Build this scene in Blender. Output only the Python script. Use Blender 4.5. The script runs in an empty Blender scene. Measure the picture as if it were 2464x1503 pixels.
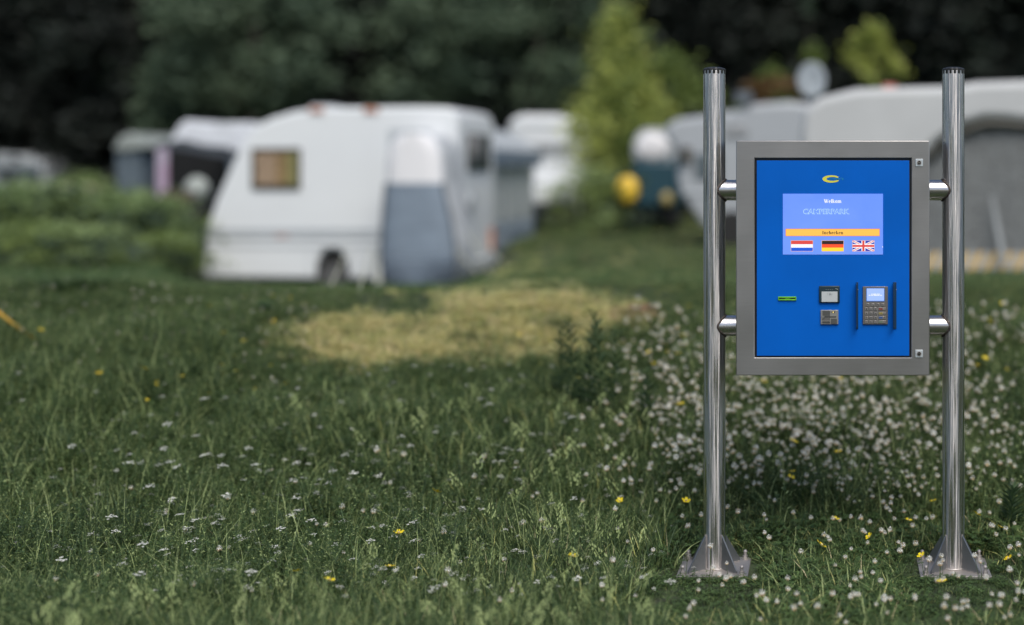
import bpy, math, random
import numpy as np
from mathutils import Vector, Matrix, noise

random.seed(11); rng = np.random.default_rng(11)
R = math.radians
SC = bpy.context.scene
COL = SC.collection

# ------------------------------------------------------------------ camera
CH = 1.58                      # eye height
F = 2464 * 50 / 36             # focal length in units of a 2464 px wide picture
PX, PY = 1999.0, 405.0         # principal point in those units (shift lens)
cam = bpy.data.cameras.new('camera'); camo = bpy.data.objects.new('camera', cam); COL.objects.link(camo)
camo.location = (0, 0, CH); camo.rotation_euler = (R(90), 0, 0)
cam.lens = 50; cam.sensor_width = 36; cam.sensor_fit = 'HORIZONTAL'
cam.shift_x = -(PX - 1232) / 2464; cam.shift_y = -(751.5 - PY) / 2464
cam.clip_start = 0.1; cam.clip_end = 1000
cam.dof.use_dof = True; cam.dof.focus_distance = 5.52; cam.dof.aperture_fstop = 0.050 / 0.080
SC.camera = camo

# ------------------------------------------------------------------ light: soft overcast day
SUN_EL, SUN_AZ = R(54), R(160)    # azimuth clockwise from +Y
w = bpy.data.worlds.new("World"); SC.world = w; w.use_nodes = True
nt = w.node_tree; nt.nodes.clear()
sky = nt.nodes.new('ShaderNodeTexSky'); sky.sky_type = 'NISHITA'; sky.sun_disc = False
sky.sun_elevation = SUN_EL; sky.sun_rotation = SUN_AZ; sky.air_density = 1.0; sky.dust_density = 1.5; sky.ozone_density = 1.0
bg = nt.nodes.new('ShaderNodeBackground'); bg.inputs[1].default_value = 0.105
wo = nt.nodes.new('ShaderNodeOutputWorld')
nt.links.new(sky.outputs[0], bg.inputs[0]); nt.links.new(bg.outputs[0], wo.inputs[0])
sl = bpy.data.lights.new('sun', 'SUN'); sl.energy = 2.5; sl.angle = R(40); sl.color = (1, .95, .87)
so = bpy.data.objects.new('sun', sl); COL.objects.link(so)
sd = Vector((math.sin(SUN_AZ) * math.cos(SUN_EL), math.cos(SUN_AZ) * math.cos(SUN_EL), math.sin(SUN_EL)))
so.rotation_euler = sd.to_track_quat('Z', 'Y').to_euler(); so.location = (0, 0, 30)
SC.view_settings.view_transform = 'Standard'; SC.view_settings.look = 'None'
SC.view_settings.gamma = 1; SC.view_settings.use_curve_mapping = False
SC.view_settings.exposure = 0.32

# ------------------------------------------------------------------ helpers
def P(px, py, d):
    return Vector(((px - PX) / F * d, d, CH - (py - PY) / F * d))
def PXX(px, d): return (px - PX) / F * d
def PZ(py, d): return CH - (py - PY) / F * d

MATS = {}
def mat(name, col, rough=.6, metal=0.0, var=.12, scale=6.0, bump=0.0, bscale=60.0, emit=0.0, col2=None, stretch=(1, 1, 1), spec=.5, alpha=None, trans=0.0):
    if name in MATS: return MATS[name]
    m = bpy.data.materials.new(name); m.use_nodes = True; MATS[name] = m
    n = m.node_tree.nodes; l = m.node_tree.links; b = n['Principled BSDF']
    b.inputs['Roughness'].default_value = rough; b.inputs['Metallic'].default_value = metal
    b.inputs['Specular IOR Level'].default_value = spec
    tc = n.new('ShaderNodeTexCoord'); mp = n.new('ShaderNodeMapping'); mp.inputs['Scale'].default_value = stretch
    l.new(tc.outputs['Object'], mp.inputs['Vector'])
    nz = n.new('ShaderNodeTexNoise'); nz.inputs['Scale'].default_value = scale; nz.inputs['Detail'].default_value = 5
    l.new(mp.outputs[0], nz.inputs['Vector'])
    mx = n.new('ShaderNodeMix'); mx.data_type = 'RGBA'
    c = tuple(col); c2 = tuple(col2) if col2 else tuple(v * (1 - 2 * var) for v in c)
    mx.inputs[6].default_value = (*[min(1, v * (1 + var)) for v in c], 1) if not col2 else (*c, 1)
    mx.inputs[7].default_value = (*c2, 1)
    cr = n.new('ShaderNodeMapRange'); cr.inputs['From Min'].default_value = .3; cr.inputs['From Max'].default_value = .7
    l.new(nz.outputs[0], cr.inputs[0]); l.new(cr.outputs[0], mx.inputs[0])
    l.new(mx.outputs[2], b.inputs['Base Color'])
    if bump:
        nb = n.new('ShaderNodeTexNoise'); nb.inputs['Scale'].default_value = bscale; nb.inputs['Detail'].default_value = 4
        l.new(mp.outputs[0], nb.inputs['Vector'])
        bp = n.new('ShaderNodeBump'); bp.inputs['Strength'].default_value = bump; bp.inputs['Distance'].default_value = .01
        l.new(nb.outputs[0], bp.inputs['Height']); l.new(bp.outputs[0], b.inputs['Normal'])
    if emit:
        l.new(mx.outputs[2], b.inputs['Emission Color']); b.inputs['Emission Strength'].default_value = emit * .75
        b.inputs['Base Color'].default_value = (0, 0, 0, 1)
        for k in list(l):
            if k.to_socket == b.inputs['Base Color']: l.remove(k)
        b.inputs['Base Color'].default_value = (.01, .01, .015, 1)
    if trans: b.inputs['Transmission Weight'].default_value = trans
    return m

def leafmat(name, col, col2, rough=.55, transl=.25):
    """leaf colour varying from plant to plant and blade to blade"""
    if name in MATS: return MATS[name]
    m = bpy.data.materials.new(name); m.use_nodes = True; MATS[name] = m
    n = m.node_tree.nodes; l = m.node_tree.links; b = n['Principled BSDF']
    b.inputs['Roughness'].default_value = rough; b.inputs['Specular IOR Level'].default_value = .35
    oi = n.new('ShaderNodeObjectInfo'); g = n.new('ShaderNodeNewGeometry')
    nz = n.new('ShaderNodeTexNoise'); nz.inputs['Scale'].default_value = 1.3; l.new(g.outputs['Position'], nz.inputs['Vector'])
    a = n.new('ShaderNodeMath'); a.operation = 'ADD'; l.new(oi.outputs['Random'], a.inputs[0]); l.new(nz.outputs[0], a.inputs[1])
    a2 = n.new('ShaderNodeMath'); a2.operation = 'ADD'; l.new(a.outputs[0], a2.inputs[0]); l.new(g.outputs['Random Per Island'], a2.inputs[1])
    mr = n.new('ShaderNodeMapRange'); mr.inputs['From Min'].default_value = .6; mr.inputs['From Max'].default_value = 2.0
    l.new(a2.outputs[0], mr.inputs[0]); nz.inputs['Detail'].default_value = 4
    mx = n.new('ShaderNodeMix'); mx.data_type = 'RGBA'; mx.inputs[6].default_value = (*col, 1); mx.inputs[7].default_value = (*col2, 1)
    l.new(mr.outputs[0], mx.inputs[0]); l.new(mx.outputs[2], b.inputs['Base Color'])
    if transl:
        t = n.new('ShaderNodeBsdfTranslucent'); l.new(mx.outputs[2], t.inputs[0])
        ms = n.new('ShaderNodeMixShader'); ms.inputs[0].default_value = transl
        l.new(b.outputs[0], ms.inputs[1]); l.new(t.outputs[0], ms.inputs[2]); l.new(ms.outputs[0], n['Material Output'].inputs[0])
    return m

class MB:
    def __init__(s): s.v = []; s.f = []; s.m = []; s.cur = 0
    def face(s, pts):
        i = len(s.v); s.v += [tuple(p) for p in pts]; s.f.append(list(range(i, i + len(pts)))); s.m.append(s.cur); return s
    def box(s, x0, x1, y0, y1, z0, z1):
        i = len(s.v)
        s.v += [(x0,y0,z0),(x1,y0,z0),(x1,y1,z0),(x0,y1,z0),(x0,y0,z1),(x1,y0,z1),(x1,y1,z1),(x0,y1,z1)]
        for q in ((0,3,2,1),(4,5,6,7),(0,1,5,4),(1,2,6,5),(2,3,7,6),(3,0,4,7)):
            s.f.append([i + k for k in q]); s.m.append(s.cur)
        return s
    def prism(s, poly, a0, a1, axis='y'):
        """poly in the two other axes, extruded from a0 to a1"""
        n = len(poly); i = len(s.v)
        def mk(p, a):
            return {'y': (p[0], a, p[1]), 'x': (a, p[0], p[1]), 'z': (p[0], p[1], a)}[axis]
        s.v += [mk(p, a0) for p in poly] + [mk(p, a1) for p in poly]
        s.f.append([i + k for k in range(n)]); s.f.append([i + n + k for k in reversed(range(n))]); s.m += [s.cur] * 2
        for k in range(n):
            j = (k + 1) % n
            s.f.append([i + k, i + n + k, i + n + j, i + j]); s.m.append(s.cur)
        return s
    def tube(s, pts, r, n=12, cap=True):
        pts = [Vector(p) for p in pts]; rs = r if isinstance(r, (list, tuple)) else [r] * len(pts)
        rings = []
        up = Vector((0, 0, 1))
        t0 = (pts[1] - pts[0]).normalized()
        if abs(t0.dot(up)) > .9: up = Vector((0, 1, 0))
        a = t0.cross(up).normalized()
        for k, p in enumerate(pts):
            t = (pts[min(k + 1, len(pts) - 1)] - pts[max(k - 1, 0)]).normalized()
            a = (a - t * a.dot(t)).normalized(); b = t.cross(a)
            i = len(s.v); rings.append(i)
            for j in range(n):
                an = 2 * math.pi * j / n
                s.v.append(tuple(p + (a * math.cos(an) + b * math.sin(an)) * rs[k]))
        for k in range(len(pts) - 1):
            for j in range(n):
                j2 = (j + 1) % n
                s.f.append([rings[k] + j, rings[k] + j2, rings[k + 1] + j2, rings[k + 1] + j]); s.m.append(s.cur)
        if cap:
            s.f.append([rings[0] + j for j in reversed(range(n))]); s.f.append([rings[-1] + j for j in range(n)]); s.m += [s.cur] * 2
        return s
    def sphere(s, c, rx, ry, rz, nu=14, nv=8):
        c = Vector(c); i = len(s.v)
        for a in range(nv + 1):
            th = math.pi * a / nv
            for b in range(nu):
                ph = 2 * math.pi * b / nu
                s.v.append((c.x + rx * math.sin(th) * math.cos(ph), c.y + ry * math.sin(th) * math.sin(ph), c.z + rz * math.cos(th)))
        for a in range(nv):
            for b in range(nu):
                b2 = (b + 1) % nu
                s.f.append([i + a*nu + b, i + (a+1)*nu + b, i + (a+1)*nu + b2, i + a*nu + b2]); s.m.append(s.cur)
        return s
    def disc(s, x, z, y, rx, rz=None, n=20):
        rz = rz or rx
        return s.face([(x + rx * math.cos(2*math.pi*k/n), y, z + rz * math.sin(2*math.pi*k/n)) for k in range(n)])
    def mesh(s, name, mats, smooth=30):
        me = bpy.data.meshes.new(name); me.from_pydata(s.v, [], s.f)
        for m in (mats if isinstance(mats, (list, tuple)) else [mats]): me.materials.append(m)
        if any(s.m): me.polygons.foreach_set('material_index', s.m)
        if smooth:
            me.polygons.foreach_set('use_smooth', [True] * len(me.polygons)); me.set_sharp_from_angle(angle=R(smooth))
        me.update(); return me
    def build(s, name, mats, parent=None, smooth=30, bevel=0, **tags):
        o = bpy.data.objects.new(name, s.mesh(name, mats, smooth)); COL.objects.link(o)
        if parent is not None:
            o.parent = parent
            # geometry is given in world space: bring it to the parent's space
            off = Vector(parent.get('_org', (0, 0, 0)))
            if off.length: o.data.transform(Matrix.Translation(-off))
            o['_org'] = tuple(off)
        if bevel:
            b = o.modifiers.new('bevel', 'BEVEL'); b.width = bevel; b.segments = 3; b.limit_method = 'ANGLE'; b.angle_limit = R(40)
        for k, v in tags.items(): o[k] = v
        return o

def thing(name, loc, label, cat, group=None):
    o = bpy.data.objects.new(name, None); COL.objects.link(o); o.location = loc; o['_org'] = tuple(loc)
    o.empty_display_size = .1
    o['label'] = label; o['category'] = cat
    if group: o['group'] = group
    return o
def tag(o, label, cat, group=None, kind=None):
    o['label'] = label; o['category'] = cat
    if group: o['group'] = group
    if kind: o['kind'] = kind
    return o
def copy_tree(o, loc, rotz=0, scale=1, label=None):
    c = o.copy(); COL.objects.link(c); c.location = loc; c.rotation_euler = (0, 0, rotz)
    c.scale = (scale, scale, scale) if not isinstance(scale, (tuple, list)) else scale
    if label: c['label'] = label
    for ch in o.children:
        k = ch.copy(); COL.objects.link(k); k.parent = c
    return c

# ------------------------------------------------------------------ terrain
def interp(t, xs, ys):
    return float(np.interp(t, xs, ys))
DN = [-40, 3, 5.8, 6.4, 7.1, 7.9, 8.6, 9.1, 9.5, 10.2, 14, 20, 22, 30, 60, 140]
ZL = [0, 0, 0.0, .13, .315, .50, .66, .745, .765, .69, .36, -.12, -.14, .22, .8, 2.0]
ZR = [0, 0, 0.0, .13, .315, .50, .66, .765, .80, .75, .53, .36, .36, .34, .8, 2.0]
def sst(a, b, t):
    t = min(1, max(0, (t - a) / (b - a))); return t * t * (3 - 2 * t)
def gz(x, y):
    d = y
    if d < 2: return 0.0
    px = PX + x / d * F
    t = max(sst(1090, 1290, px), 1 - sst(360, 470, px))
    zz = 0
    for k in (-.25, 0, .25):
        zz += (interp(d + k, DN, ZL) * (1 - t) + interp(d + k, DN, ZR) * t) / 3
    bump = 0
    if d > 6.1:
        bump = .028 * noise.noise(Vector((x * .9, y * .9, 0))) * min(1, (d - 6.1) / 1.5)
    zz += bump
    if d > 40: zz += max(0, d - 52) ** 1.3 * .16
    return zz
def proj(x, y, z):
    return PX + x / y * F, PY + (CH - z) / y * F

ys = list(np.arange(-40, 4, 4.0)) + list(np.arange(4, 13, .12)) + list(np.arange(13, 40, .5)) + list(np.arange(40, 141, 4.0))
xs = list(np.arange(-110, -16, 5.0)) + list(np.arange(-16, 6, .25)) + list(np.arange(6, 90, 5.0))
g = MB()
g.v = [(float(x), float(y), gz(float(x), float(y)) ) for y in ys for x in xs]
nx = len(xs)
g.f = [[j*nx+i, j*nx+i+1, (j+1)*nx+i+1, (j+1)*nx+i] for j in range(len(ys)-1) for i in range(nx-1)]
g.m = [0] * len(g.f)
# ground material: damp soil and moss, straw litter where the grass is dry and painted sunlit
def drysunmask(px, py, x, y):
    """how dry and painted-sunlit the meadow is at this place (0..1): the pale patch in front of the porch tent"""
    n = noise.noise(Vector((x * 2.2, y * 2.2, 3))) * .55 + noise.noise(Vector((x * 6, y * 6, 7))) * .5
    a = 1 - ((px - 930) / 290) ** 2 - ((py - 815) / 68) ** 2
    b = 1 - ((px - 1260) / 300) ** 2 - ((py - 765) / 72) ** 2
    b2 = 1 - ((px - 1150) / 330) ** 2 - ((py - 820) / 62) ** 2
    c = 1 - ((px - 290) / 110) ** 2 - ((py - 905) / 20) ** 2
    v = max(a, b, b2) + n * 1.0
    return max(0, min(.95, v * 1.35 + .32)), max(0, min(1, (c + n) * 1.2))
gm = mat('ground', (.040, .060, .022), rough=.95, col2=(.022, .026, .013), scale=9, bump=.5, bscale=30)
g.build('ground', gm, kind='structure')

# ------------------------------------------------------------------ scatter with geometry nodes
def scatter(name, label, cat, protos, pts, rots, scls, idx=None):
    cl = bpy.data.collections.new(name + '_source')
    for k, me in enumerate(protos):
        o = bpy.data.objects.new('%s_source' % name, me); cl.objects.link(o)
    me = bpy.data.meshes.new(name); me.from_pydata([tuple(p) for p in pts], [], [])
    a = me.attributes.new('rot', 'FLOAT_VECTOR', 'POINT'); a.data.foreach_set('vector', np.asarray(rots, dtype=np.float32).ravel())
    a = me.attributes.new('scl', 'FLOAT_VECTOR', 'POINT'); a.data.foreach_set('vector', np.asarray(scls, dtype=np.float32).ravel())
    a = me.attributes.new('idx', 'INT', 'POINT')
    a.data.foreach_set('value', np.asarray(idx if idx is not None else rng.integers(0, len(protos), len(pts)), dtype=np.int32))
    o = bpy.data.objects.new(name, me); COL.objects.link(o)
    ng = bpy.data.node_groups.new(name + '_scatter', 'GeometryNodeTree')
    ng.interface.new_socket('Geometry', in_out='INPUT', socket_type='NodeSocketGeometry')
    ng.interface.new_socket('Geometry', in_out='OUTPUT', socket_type='NodeSocketGeometry')
    n = ng.nodes; l = ng.links
    gi = n.new('NodeGroupInput'); go = n.new('NodeGroupOutput')
    ip = n.new('GeometryNodeInstanceOnPoints'); ci = n.new('GeometryNodeCollectionInfo')
    ci.inputs[0].default_value = cl; ci.inputs[1].default_value = True; ci.inputs[2].default_value = True
    def na(nm, ty):
        q = n.new('GeometryNodeInputNamedAttribute'); q.data_type = ty; q.inputs[0].default_value = nm; return q
    ar, as_, ai = na('rot', 'FLOAT_VECTOR'), na('scl', 'FLOAT_VECTOR'), na('idx', 'INT')
    l.new(gi.outputs[0], ip.inputs['Points']); l.new(ci.outputs[0], ip.inputs['Instance'])
    ip.inputs['Pick Instance'].default_value = True
    l.new(ai.outputs[0], ip.inputs['Instance Index'])
    l.new(ar.outputs[0], ip.inputs['Rotation']); l.new(as_.outputs[0], ip.inputs['Scale'])
    l.new(ip.outputs[0], go.inputs[0])
    md = o.modifiers.new('scatter', 'NODES'); md.node_group = ng
    return tag(o, label, cat, kind='stuff')

# ------------------------------------------------------------------ grass sources
G1 = leafmat('grass_green', (.022, .046, .016), (.10, .155, .046))
G2 = leafmat('grass_bluish', (.024, .050, .024), (.080, .135, .055))
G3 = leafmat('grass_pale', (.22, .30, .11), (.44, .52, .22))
G4 = leafmat('grass_straw_sunlit', (.70, .56, .30), (.88, .74, .46), transl=.3)  # dry straw, brightened in colour to carry the sunlight on the patch
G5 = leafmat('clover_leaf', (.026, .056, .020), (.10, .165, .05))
G6 = leafmat('grass_yellow', (.38, .42, .11), (.70, .66, .26))  # yellow blades, also brightened for the sunlit look of the dry patch
GM = [G1, G2, G3, G4, G5, G6]
def blade(mb, x, y, h, lean, az, wd, mi, segs=3, z0=-.02):
    mb.cur = mi
    dx, dy = math.cos(az), math.sin(az); px_, py_ = -dy, dx
    # leaf faces sideways or slightly towards the lean
    tw = random.uniform(-.8, .8); px_, py_ = px_*math.cos(tw)-py_*math.sin(tw), px_*math.sin(tw)+py_*math.cos(tw)
    prev = None
    for k in range(segs + 1):
        t = k / segs
        o = lean * t * t * h; z = z0 + (h - z0) * t * (1 - .28 * lean * t)
        wk = wd * (1 - t ** 1.6) * .5 + (.0002)
        cx, cy = x + dx * o, y + dy * o
        a = (cx - px_*wk, cy - py_*wk, z); b = (cx + px_*wk, cy + py_*wk, z)
        if prev is None: i = len(mb.v); mb.v += [a, b]
        else:
            i = len(mb.v); mb.v += [a, b]; mb.f.append([i-2, i-1, i+1, i]); mb.m.append(mi)
        prev = 1
def trefoil(mb, x, y, z, r, mi):
    mb.cur = mi
    az0 = random.uniform(0, 6.28); tx, ty = random.uniform(-.4, .4), random.uniform(-.4, .4)
    for k in range(3):
        az = az0 + k * 2.094; c, s = math.cos(az), math.sin(az)
        pts = []
        for (u, v) in ((0, 0), (.55, -.42), (1, -.3), (1.05, .1), (.9, .36), (.5, .42)):
            xx = (u*c - v*s) * r; yy = (u*s + v*c) * r
            pts.append((x + xx, y + yy, z + xx*tx + yy*ty + .15*abs(v)*r))
        mb.face(pts)
def clump(seed, n, rad, h0, h1, wd, probs, tref=0, seeds=0, lean=(.2, 1.3), trh=(.015, .05)):
    random.seed(seed); mb = MB()
    for _ in range(n):
        a = random.uniform(0, 6.28); rr = rad * math.sqrt(random.random())
        mi = random.choices(range(6), probs)[0]
        blade(mb, rr*math.cos(a), rr*math.sin(a), random.uniform(h0, h1), random.uniform(*lean), random.uniform(0, 6.28), wd*random.uniform(.6, 1.3), mi)
    for _ in range(tref):
        a = random.uniform(0, 6.28); rr = rad * 1.1 * math.sqrt(random.random())
        trefoil(mb, rr*math.cos(a), rr*math.sin(a), random.uniform(*trh), random.uniform(.007, .013), 4 if random.random() < .85 else 0)
    for _ in range(seeds):
        a = random.uniform(0, 6.28); rr = rad * random.random(); az = random.uniform(0, 6.28); h = h1 * random.uniform(1.2, 1.9); ln = random.uniform(.1, .5)
        x, y = rr*math.cos(a), rr*math.sin(a)
        blade(mb, x, y, h, ln, az, .0022, 2)
        for q in range(14):
            t = 1 - q * .022; o = ln*t*t*h; z = h * t * (1 - .28*ln*t)
            aa = random.uniform(0, 6.28); sp = .004 + q * .0011
            cx, cy = x+math.cos(az)*o+math.cos(aa)*sp, y+math.sin(az)*o+math.sin(aa)*sp
            s_ = .0024; mb.cur = 2
            mb.face([(cx-s_, cy, z), (cx, cy-s_, z-.004), (cx+s_, cy, z), (cx, cy+s_, z+.007)])
    return mb.mesh('grass_clump', GM, smooth=0)
def herb(seed, n, rad, h0, h1):
    """leafy meadow herbs: thin stems with many small leaves"""
    random.seed(seed); mb = MB()
    for _ in range(n):
        a = random.uniform(0, 6.28); rr = rad*math.sqrt(random.random()); x, y = rr*math.cos(a), rr*math.sin(a); h = random.uniform(h0, h1); az = random.uniform(0, 6.28); ln = random.uniform(.1, .6)
        blade(mb, x, y, h, ln, az, .002, 0)
        for q in range(int(6 + h*70)):
            t = random.uniform(.15, 1); o = ln*t*t*h; z = h*t*(1-.28*ln*t); b_ = random.uniform(0, 6.28); L_ = random.uniform(.008, .018)*(1.25-.6*t); w_ = L_*random.uniform(.18, .32); up = random.uniform(-.1, .8)
            cx, cy = x+math.cos(az)*o, y+math.sin(az)*o; c, s_ = math.cos(b_), math.sin(b_); mb.cur = random.choices((0, 1, 2, 4), (4, 4, 2.2, 4))[0]
            mb.face([(cx, cy, z), (cx+c*L_*.5-s_*w_, cy+s_*L_*.5+c*w_, z+L_*.4*up), (cx+c*L_, cy+s_*L_, z+L_*up*.7), (cx+c*L_*.5+s_*w_, cy+s_*L_*.5-c*w_, z+L_*.4*up)])
    for _ in range(14):
        a = random.uniform(0, 6.28); rr = rad*math.sqrt(random.random()); blade(mb, rr*math.cos(a), rr*math.sin(a), random.uniform(h0, h1), random.uniform(.2, 1.1), random.uniform(0, 6.28), .0036, random.choice((0, 1, 2)))
    return mb.mesh('leafy_herb', GM, smooth=0)
herbs = [herb(600+k, 16, .08, .04, .11) for k in range(4)] + [herb(640+k, 12, .08, .09, .20) for k in range(3)] + [herb(660+k, 7, .07, .14, .26) for k in range(3)]
lush = [clump(100+k, 52, .075, .03, .11, .0042, (6, 5, 1.7, .08, 0, .4), tref=16) for k in range(7)]
tall = [clump(200+k, 44, .075, .05, .145, .0042, (6, 5, 1.5, .1, 0, .25), tref=9, seeds=(1 if k in (2, 4) else 0), lean=(.15, 1.1)) for k in range(6)]
clov = [clump(300+k, 30, .075, .03, .095, .0038, (5, 3, 2.6, .05, 0, 1.0), tref=30, trh=(.015, .055)) for k in range(5)]
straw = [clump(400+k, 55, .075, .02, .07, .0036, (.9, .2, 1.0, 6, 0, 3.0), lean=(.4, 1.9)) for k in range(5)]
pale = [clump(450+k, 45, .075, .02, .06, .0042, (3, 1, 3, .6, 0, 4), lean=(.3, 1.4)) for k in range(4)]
short = [clump(500+k, 40, .06, .015, .045, .0032, (6, 4, .6, .03, 0, .1), tref=8) for k in range(4)]
src = lush + tall + clov + straw + short + pale + herbs
I_L, I_T, I_C, I_S, I_H, I_P, I_B = 0, 7, 13, 18, 23, 27, 31
random.seed(5)
POSTS = [PXX(1719, 5.58), PXX(2294, 5.58)]; PD = 5.59
def near_plate(x, y, m=0.0):
    return any(abs(x - p) < .142 + m and abs(y - PD) < .140 + m for p in POSTS)
pts, rots, scl, idx = [], [], [], []
def add(x, y, s, i, tilt=.12, sz=1.0):
    pts.append((x, y, gz(x, y))); rots.append((random.uniform(-tilt, tilt), random.uniform(-tilt, tilt), random.uniform(0, 6.28)))
    scl.append((s, s, s * sz)); idx.append(i)
def fbm(x, y, s, k=0): return noise.noise(Vector((x*s, y*s, k))) + .5*noise.noise(Vector((x*s*2.3, y*s*2.3, k+5)))
y = 3.7
NEAR = 330
for _ in range(int(NEAR * 78)):
    # uniform over the trapezoid of the view, plus a margin for a step aside
    while True:
        yy = random.uniform(4.0, 10.6); xx = random.uniform(-8.3, 2.9)
        if -.61*yy - 1.35 < xx < .15*yy + 1.2: break
    z = gz(xx, yy); px, py = proj(xx, yy, z)
    if near_plate(xx, yy, .012): continue
    near_p = near_plate(xx, yy, .07) or any(abs(xx-p) < .26 and PD-.75 < yy < PD for p in POSTS)
    if near_p:
        add(xx, yy, random.uniform(.45, .7), I_H + random.randrange(4)); add(xx+.01, yy+.012, random.uniform(.45, .7), I_H + random.randrange(4)); continue
    dry, dry2 = drysunmask(px, py, xx, yy)
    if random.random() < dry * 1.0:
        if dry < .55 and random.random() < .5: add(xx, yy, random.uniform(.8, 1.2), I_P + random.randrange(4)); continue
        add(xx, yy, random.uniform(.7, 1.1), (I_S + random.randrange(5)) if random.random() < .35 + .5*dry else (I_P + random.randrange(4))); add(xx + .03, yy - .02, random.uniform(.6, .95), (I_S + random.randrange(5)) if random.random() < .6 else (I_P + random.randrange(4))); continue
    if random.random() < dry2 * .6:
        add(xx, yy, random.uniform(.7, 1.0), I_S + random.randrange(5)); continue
    s = random.uniform(.8, 1.25) * (1 + .25 * fbm(xx, yy, 1.5)) * (1 - .45 * sst(8.3, 9.2, yy)) * (1 - .3 * sst(0, 1, math.exp(-((px-1050)/400)**2) * sst(8.9, 8.2, yy) if False else 0))
    # taller grass through the middle of the meadow, clover to the right
    tz = fbm(xx, yy, .8, 9) + .9 * math.exp(-((px-1150)/450)**2) * (py > 850) - .5 * (px > 1600)
    cz = fbm(xx, yy, 1.1, 2) + .9 * sst(1500, 1750, px) - .1
    r = random.random()
    low = 560 < px < 1620 and yy > 7.15
    if yy > 8.3 or low: tz -= 1.2
    if low: s *= .72
    if yy > 8.5 and 860 < px < 1130: s *= .7
    if tz > .35 and r < .75: add(xx, yy, s, I_T + random.randrange(6))
    elif r < .16 * sst(1150, 1500, px) + .10 * sst(.1, .5, fbm(xx, yy, .7, 12)): add(xx, yy, s * 1.15, I_P + random.randrange(4))
    elif r > .38 and not (px > 1500 and py > 1250): add(xx, yy, s, I_B + ((random.randrange(7) if random.random() < .9 else 7 + random.randrange(3)) if yy < 8.3 and not low else random.randrange(4)))
    elif cz > .25 and r < .7: add(xx, yy, s, I_C + random.randrange(5))
    elif fbm(xx, yy, 2.2, 4) < -.45: add(xx, yy, s * .8, I_H + random.randrange(4))
    else: add(xx, yy, s, I_L + random.randrange(7))
# a thin fringe of short blades standing up over the front edge of both plates
for p in POSTS:
    for _ in range(70):
        add(p + random.uniform(-.17, .17), PD - .150 - abs(random.gauss(0, .012)), random.uniform(.3, .55), I_H + random.randrange(4))
scatter('meadow_grass', 'dark green meadow grass and clover leaves with a dry straw patch coloured as if sunlit', 'grass', src, pts, rots, scl, idx)

# coarser growth on the crest and beyond it
pts, rots, scl, idx = [], [], [], []
for _ in range(18000):
    yy = 10.4 + 25 * random.random() ** 1.6; u = random.uniform(-500, 2900); xx = PXX(u, yy)
    if fbm(xx, yy, .5, 8) > .45 and u > 1250: ii = I_S if random.random() < .12 else I_L
    else: ii = I_L
    if u < 1250 and 19.6 < yy < 22.4 and u > 470: continue
    if ii == I_L: ii = I_H if random.random() < .7 else I_L
    if u > 1180 and random.random() < .55 + .5*fbm(xx, yy, .35, 3): ii = I_P
    if 14.2 < yy < 16.5 and u > 1950: continue
    add(xx, yy, random.uniform(.9, 1.4) * (1 + (yy-11)/16) * (1.0 if ii == I_H else .6), ii + random.randrange(4))
scatter('rough_grass', 'blurred rough grass running back between the caravans and tents', 'grass', src, pts, rots, scl, idx)

# ------------------------------------------------------------------ flowers
WH = leafmat('petal_white', (.62, .62, .56), (.80, .80, .74), transl=.15)
CRM = leafmat('petal_cream', (.55, .50, .30), (.60, .42, .24), transl=.15)
YE = leafmat('petal_yellow', (.75, .52, .01), (.85, .68, .02), transl=.15)
ST = leafmat('flower_stem', (.06, .10, .03), (.10, .15, .05))
FM = [WH, CRM, YE, ST]
def stem(mb, h, bx, by, r=.0012):
    mb.cur = 3; mb.tube([(0, 0, -.02), (bx*.3, by*.3, h*.5), (bx, by, h)], [r, r, r*.8], n=4, cap=False)
def clover_head(seed):
    random.seed(seed); mb = MB(); h = random.uniform(.09, .135); bx, by = random.uniform(-.015, .015), random.uniform(-.015, .015); stem(mb, h, bx, by)
    r = .0078
    for k in range(44):
        zz = 1 - 1.75 * k / 43; rr = math.sqrt(max(0, 1 - zz*zz)); a = k * 2.4
        d = Vector((rr*math.cos(a), rr*math.sin(a), zz)); c = Vector((bx, by, h + .006)) + d * r * random.uniform(.8, 1.1)
        t = d.cross(Vector((0, 0, 1))); t = t.normalized() if t.length > .1 else Vector((1, 0, 0)); u = (d.cross(t) + d * .9).normalized()
        mb.cur = 1 if (zz < -.15 or random.random() < .14) else 0
        w_ = .0018; q1 = random.uniform(.6, 1.3); mb.face([c - t*w_ - u*.001, c + t*w_ - u*.001, c + t*w_*.5 + u*.0042*q1, c - t*w_*.5 + u*.0042*q1])
    return mb.mesh('clover_blossom', FM, smooth=0)
def buttercup(seed):
    random.seed(seed); mb = MB(); h = random.uniform(.09, .13); bx, by = random.uniform(-.02, .02), random.uniform(-.02, .02); stem(mb, h, bx, by, .001)
    tx, ty = random.uniform(-.5, .5), random.uniform(-.7, .1)
    for k in range(5):
        a = k * 1.2566; mb.cur = 2; pp = []
        for (u, v, q) in ((0, 0, 0), (.5, -.36, .28), (1, -.34, .62), (1.08, 0, .6), (1, .34, .62), (.5, .36, .28)):
            x_ = (u*math.cos(a) - v*math.sin(a))*.0125; y_ = (u*math.sin(a)+v*math.cos(a))*.0125
            pp.append((bx + x_, by + y_, h + q*.009 + x_*tx + y_*ty))
        mb.face(pp)
    mb.cur = 1; mb.sphere((bx, by, h+.003), .0035, .0035, .003, 6, 4)
    return mb.mesh('buttercup', FM, smooth=0)
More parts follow.
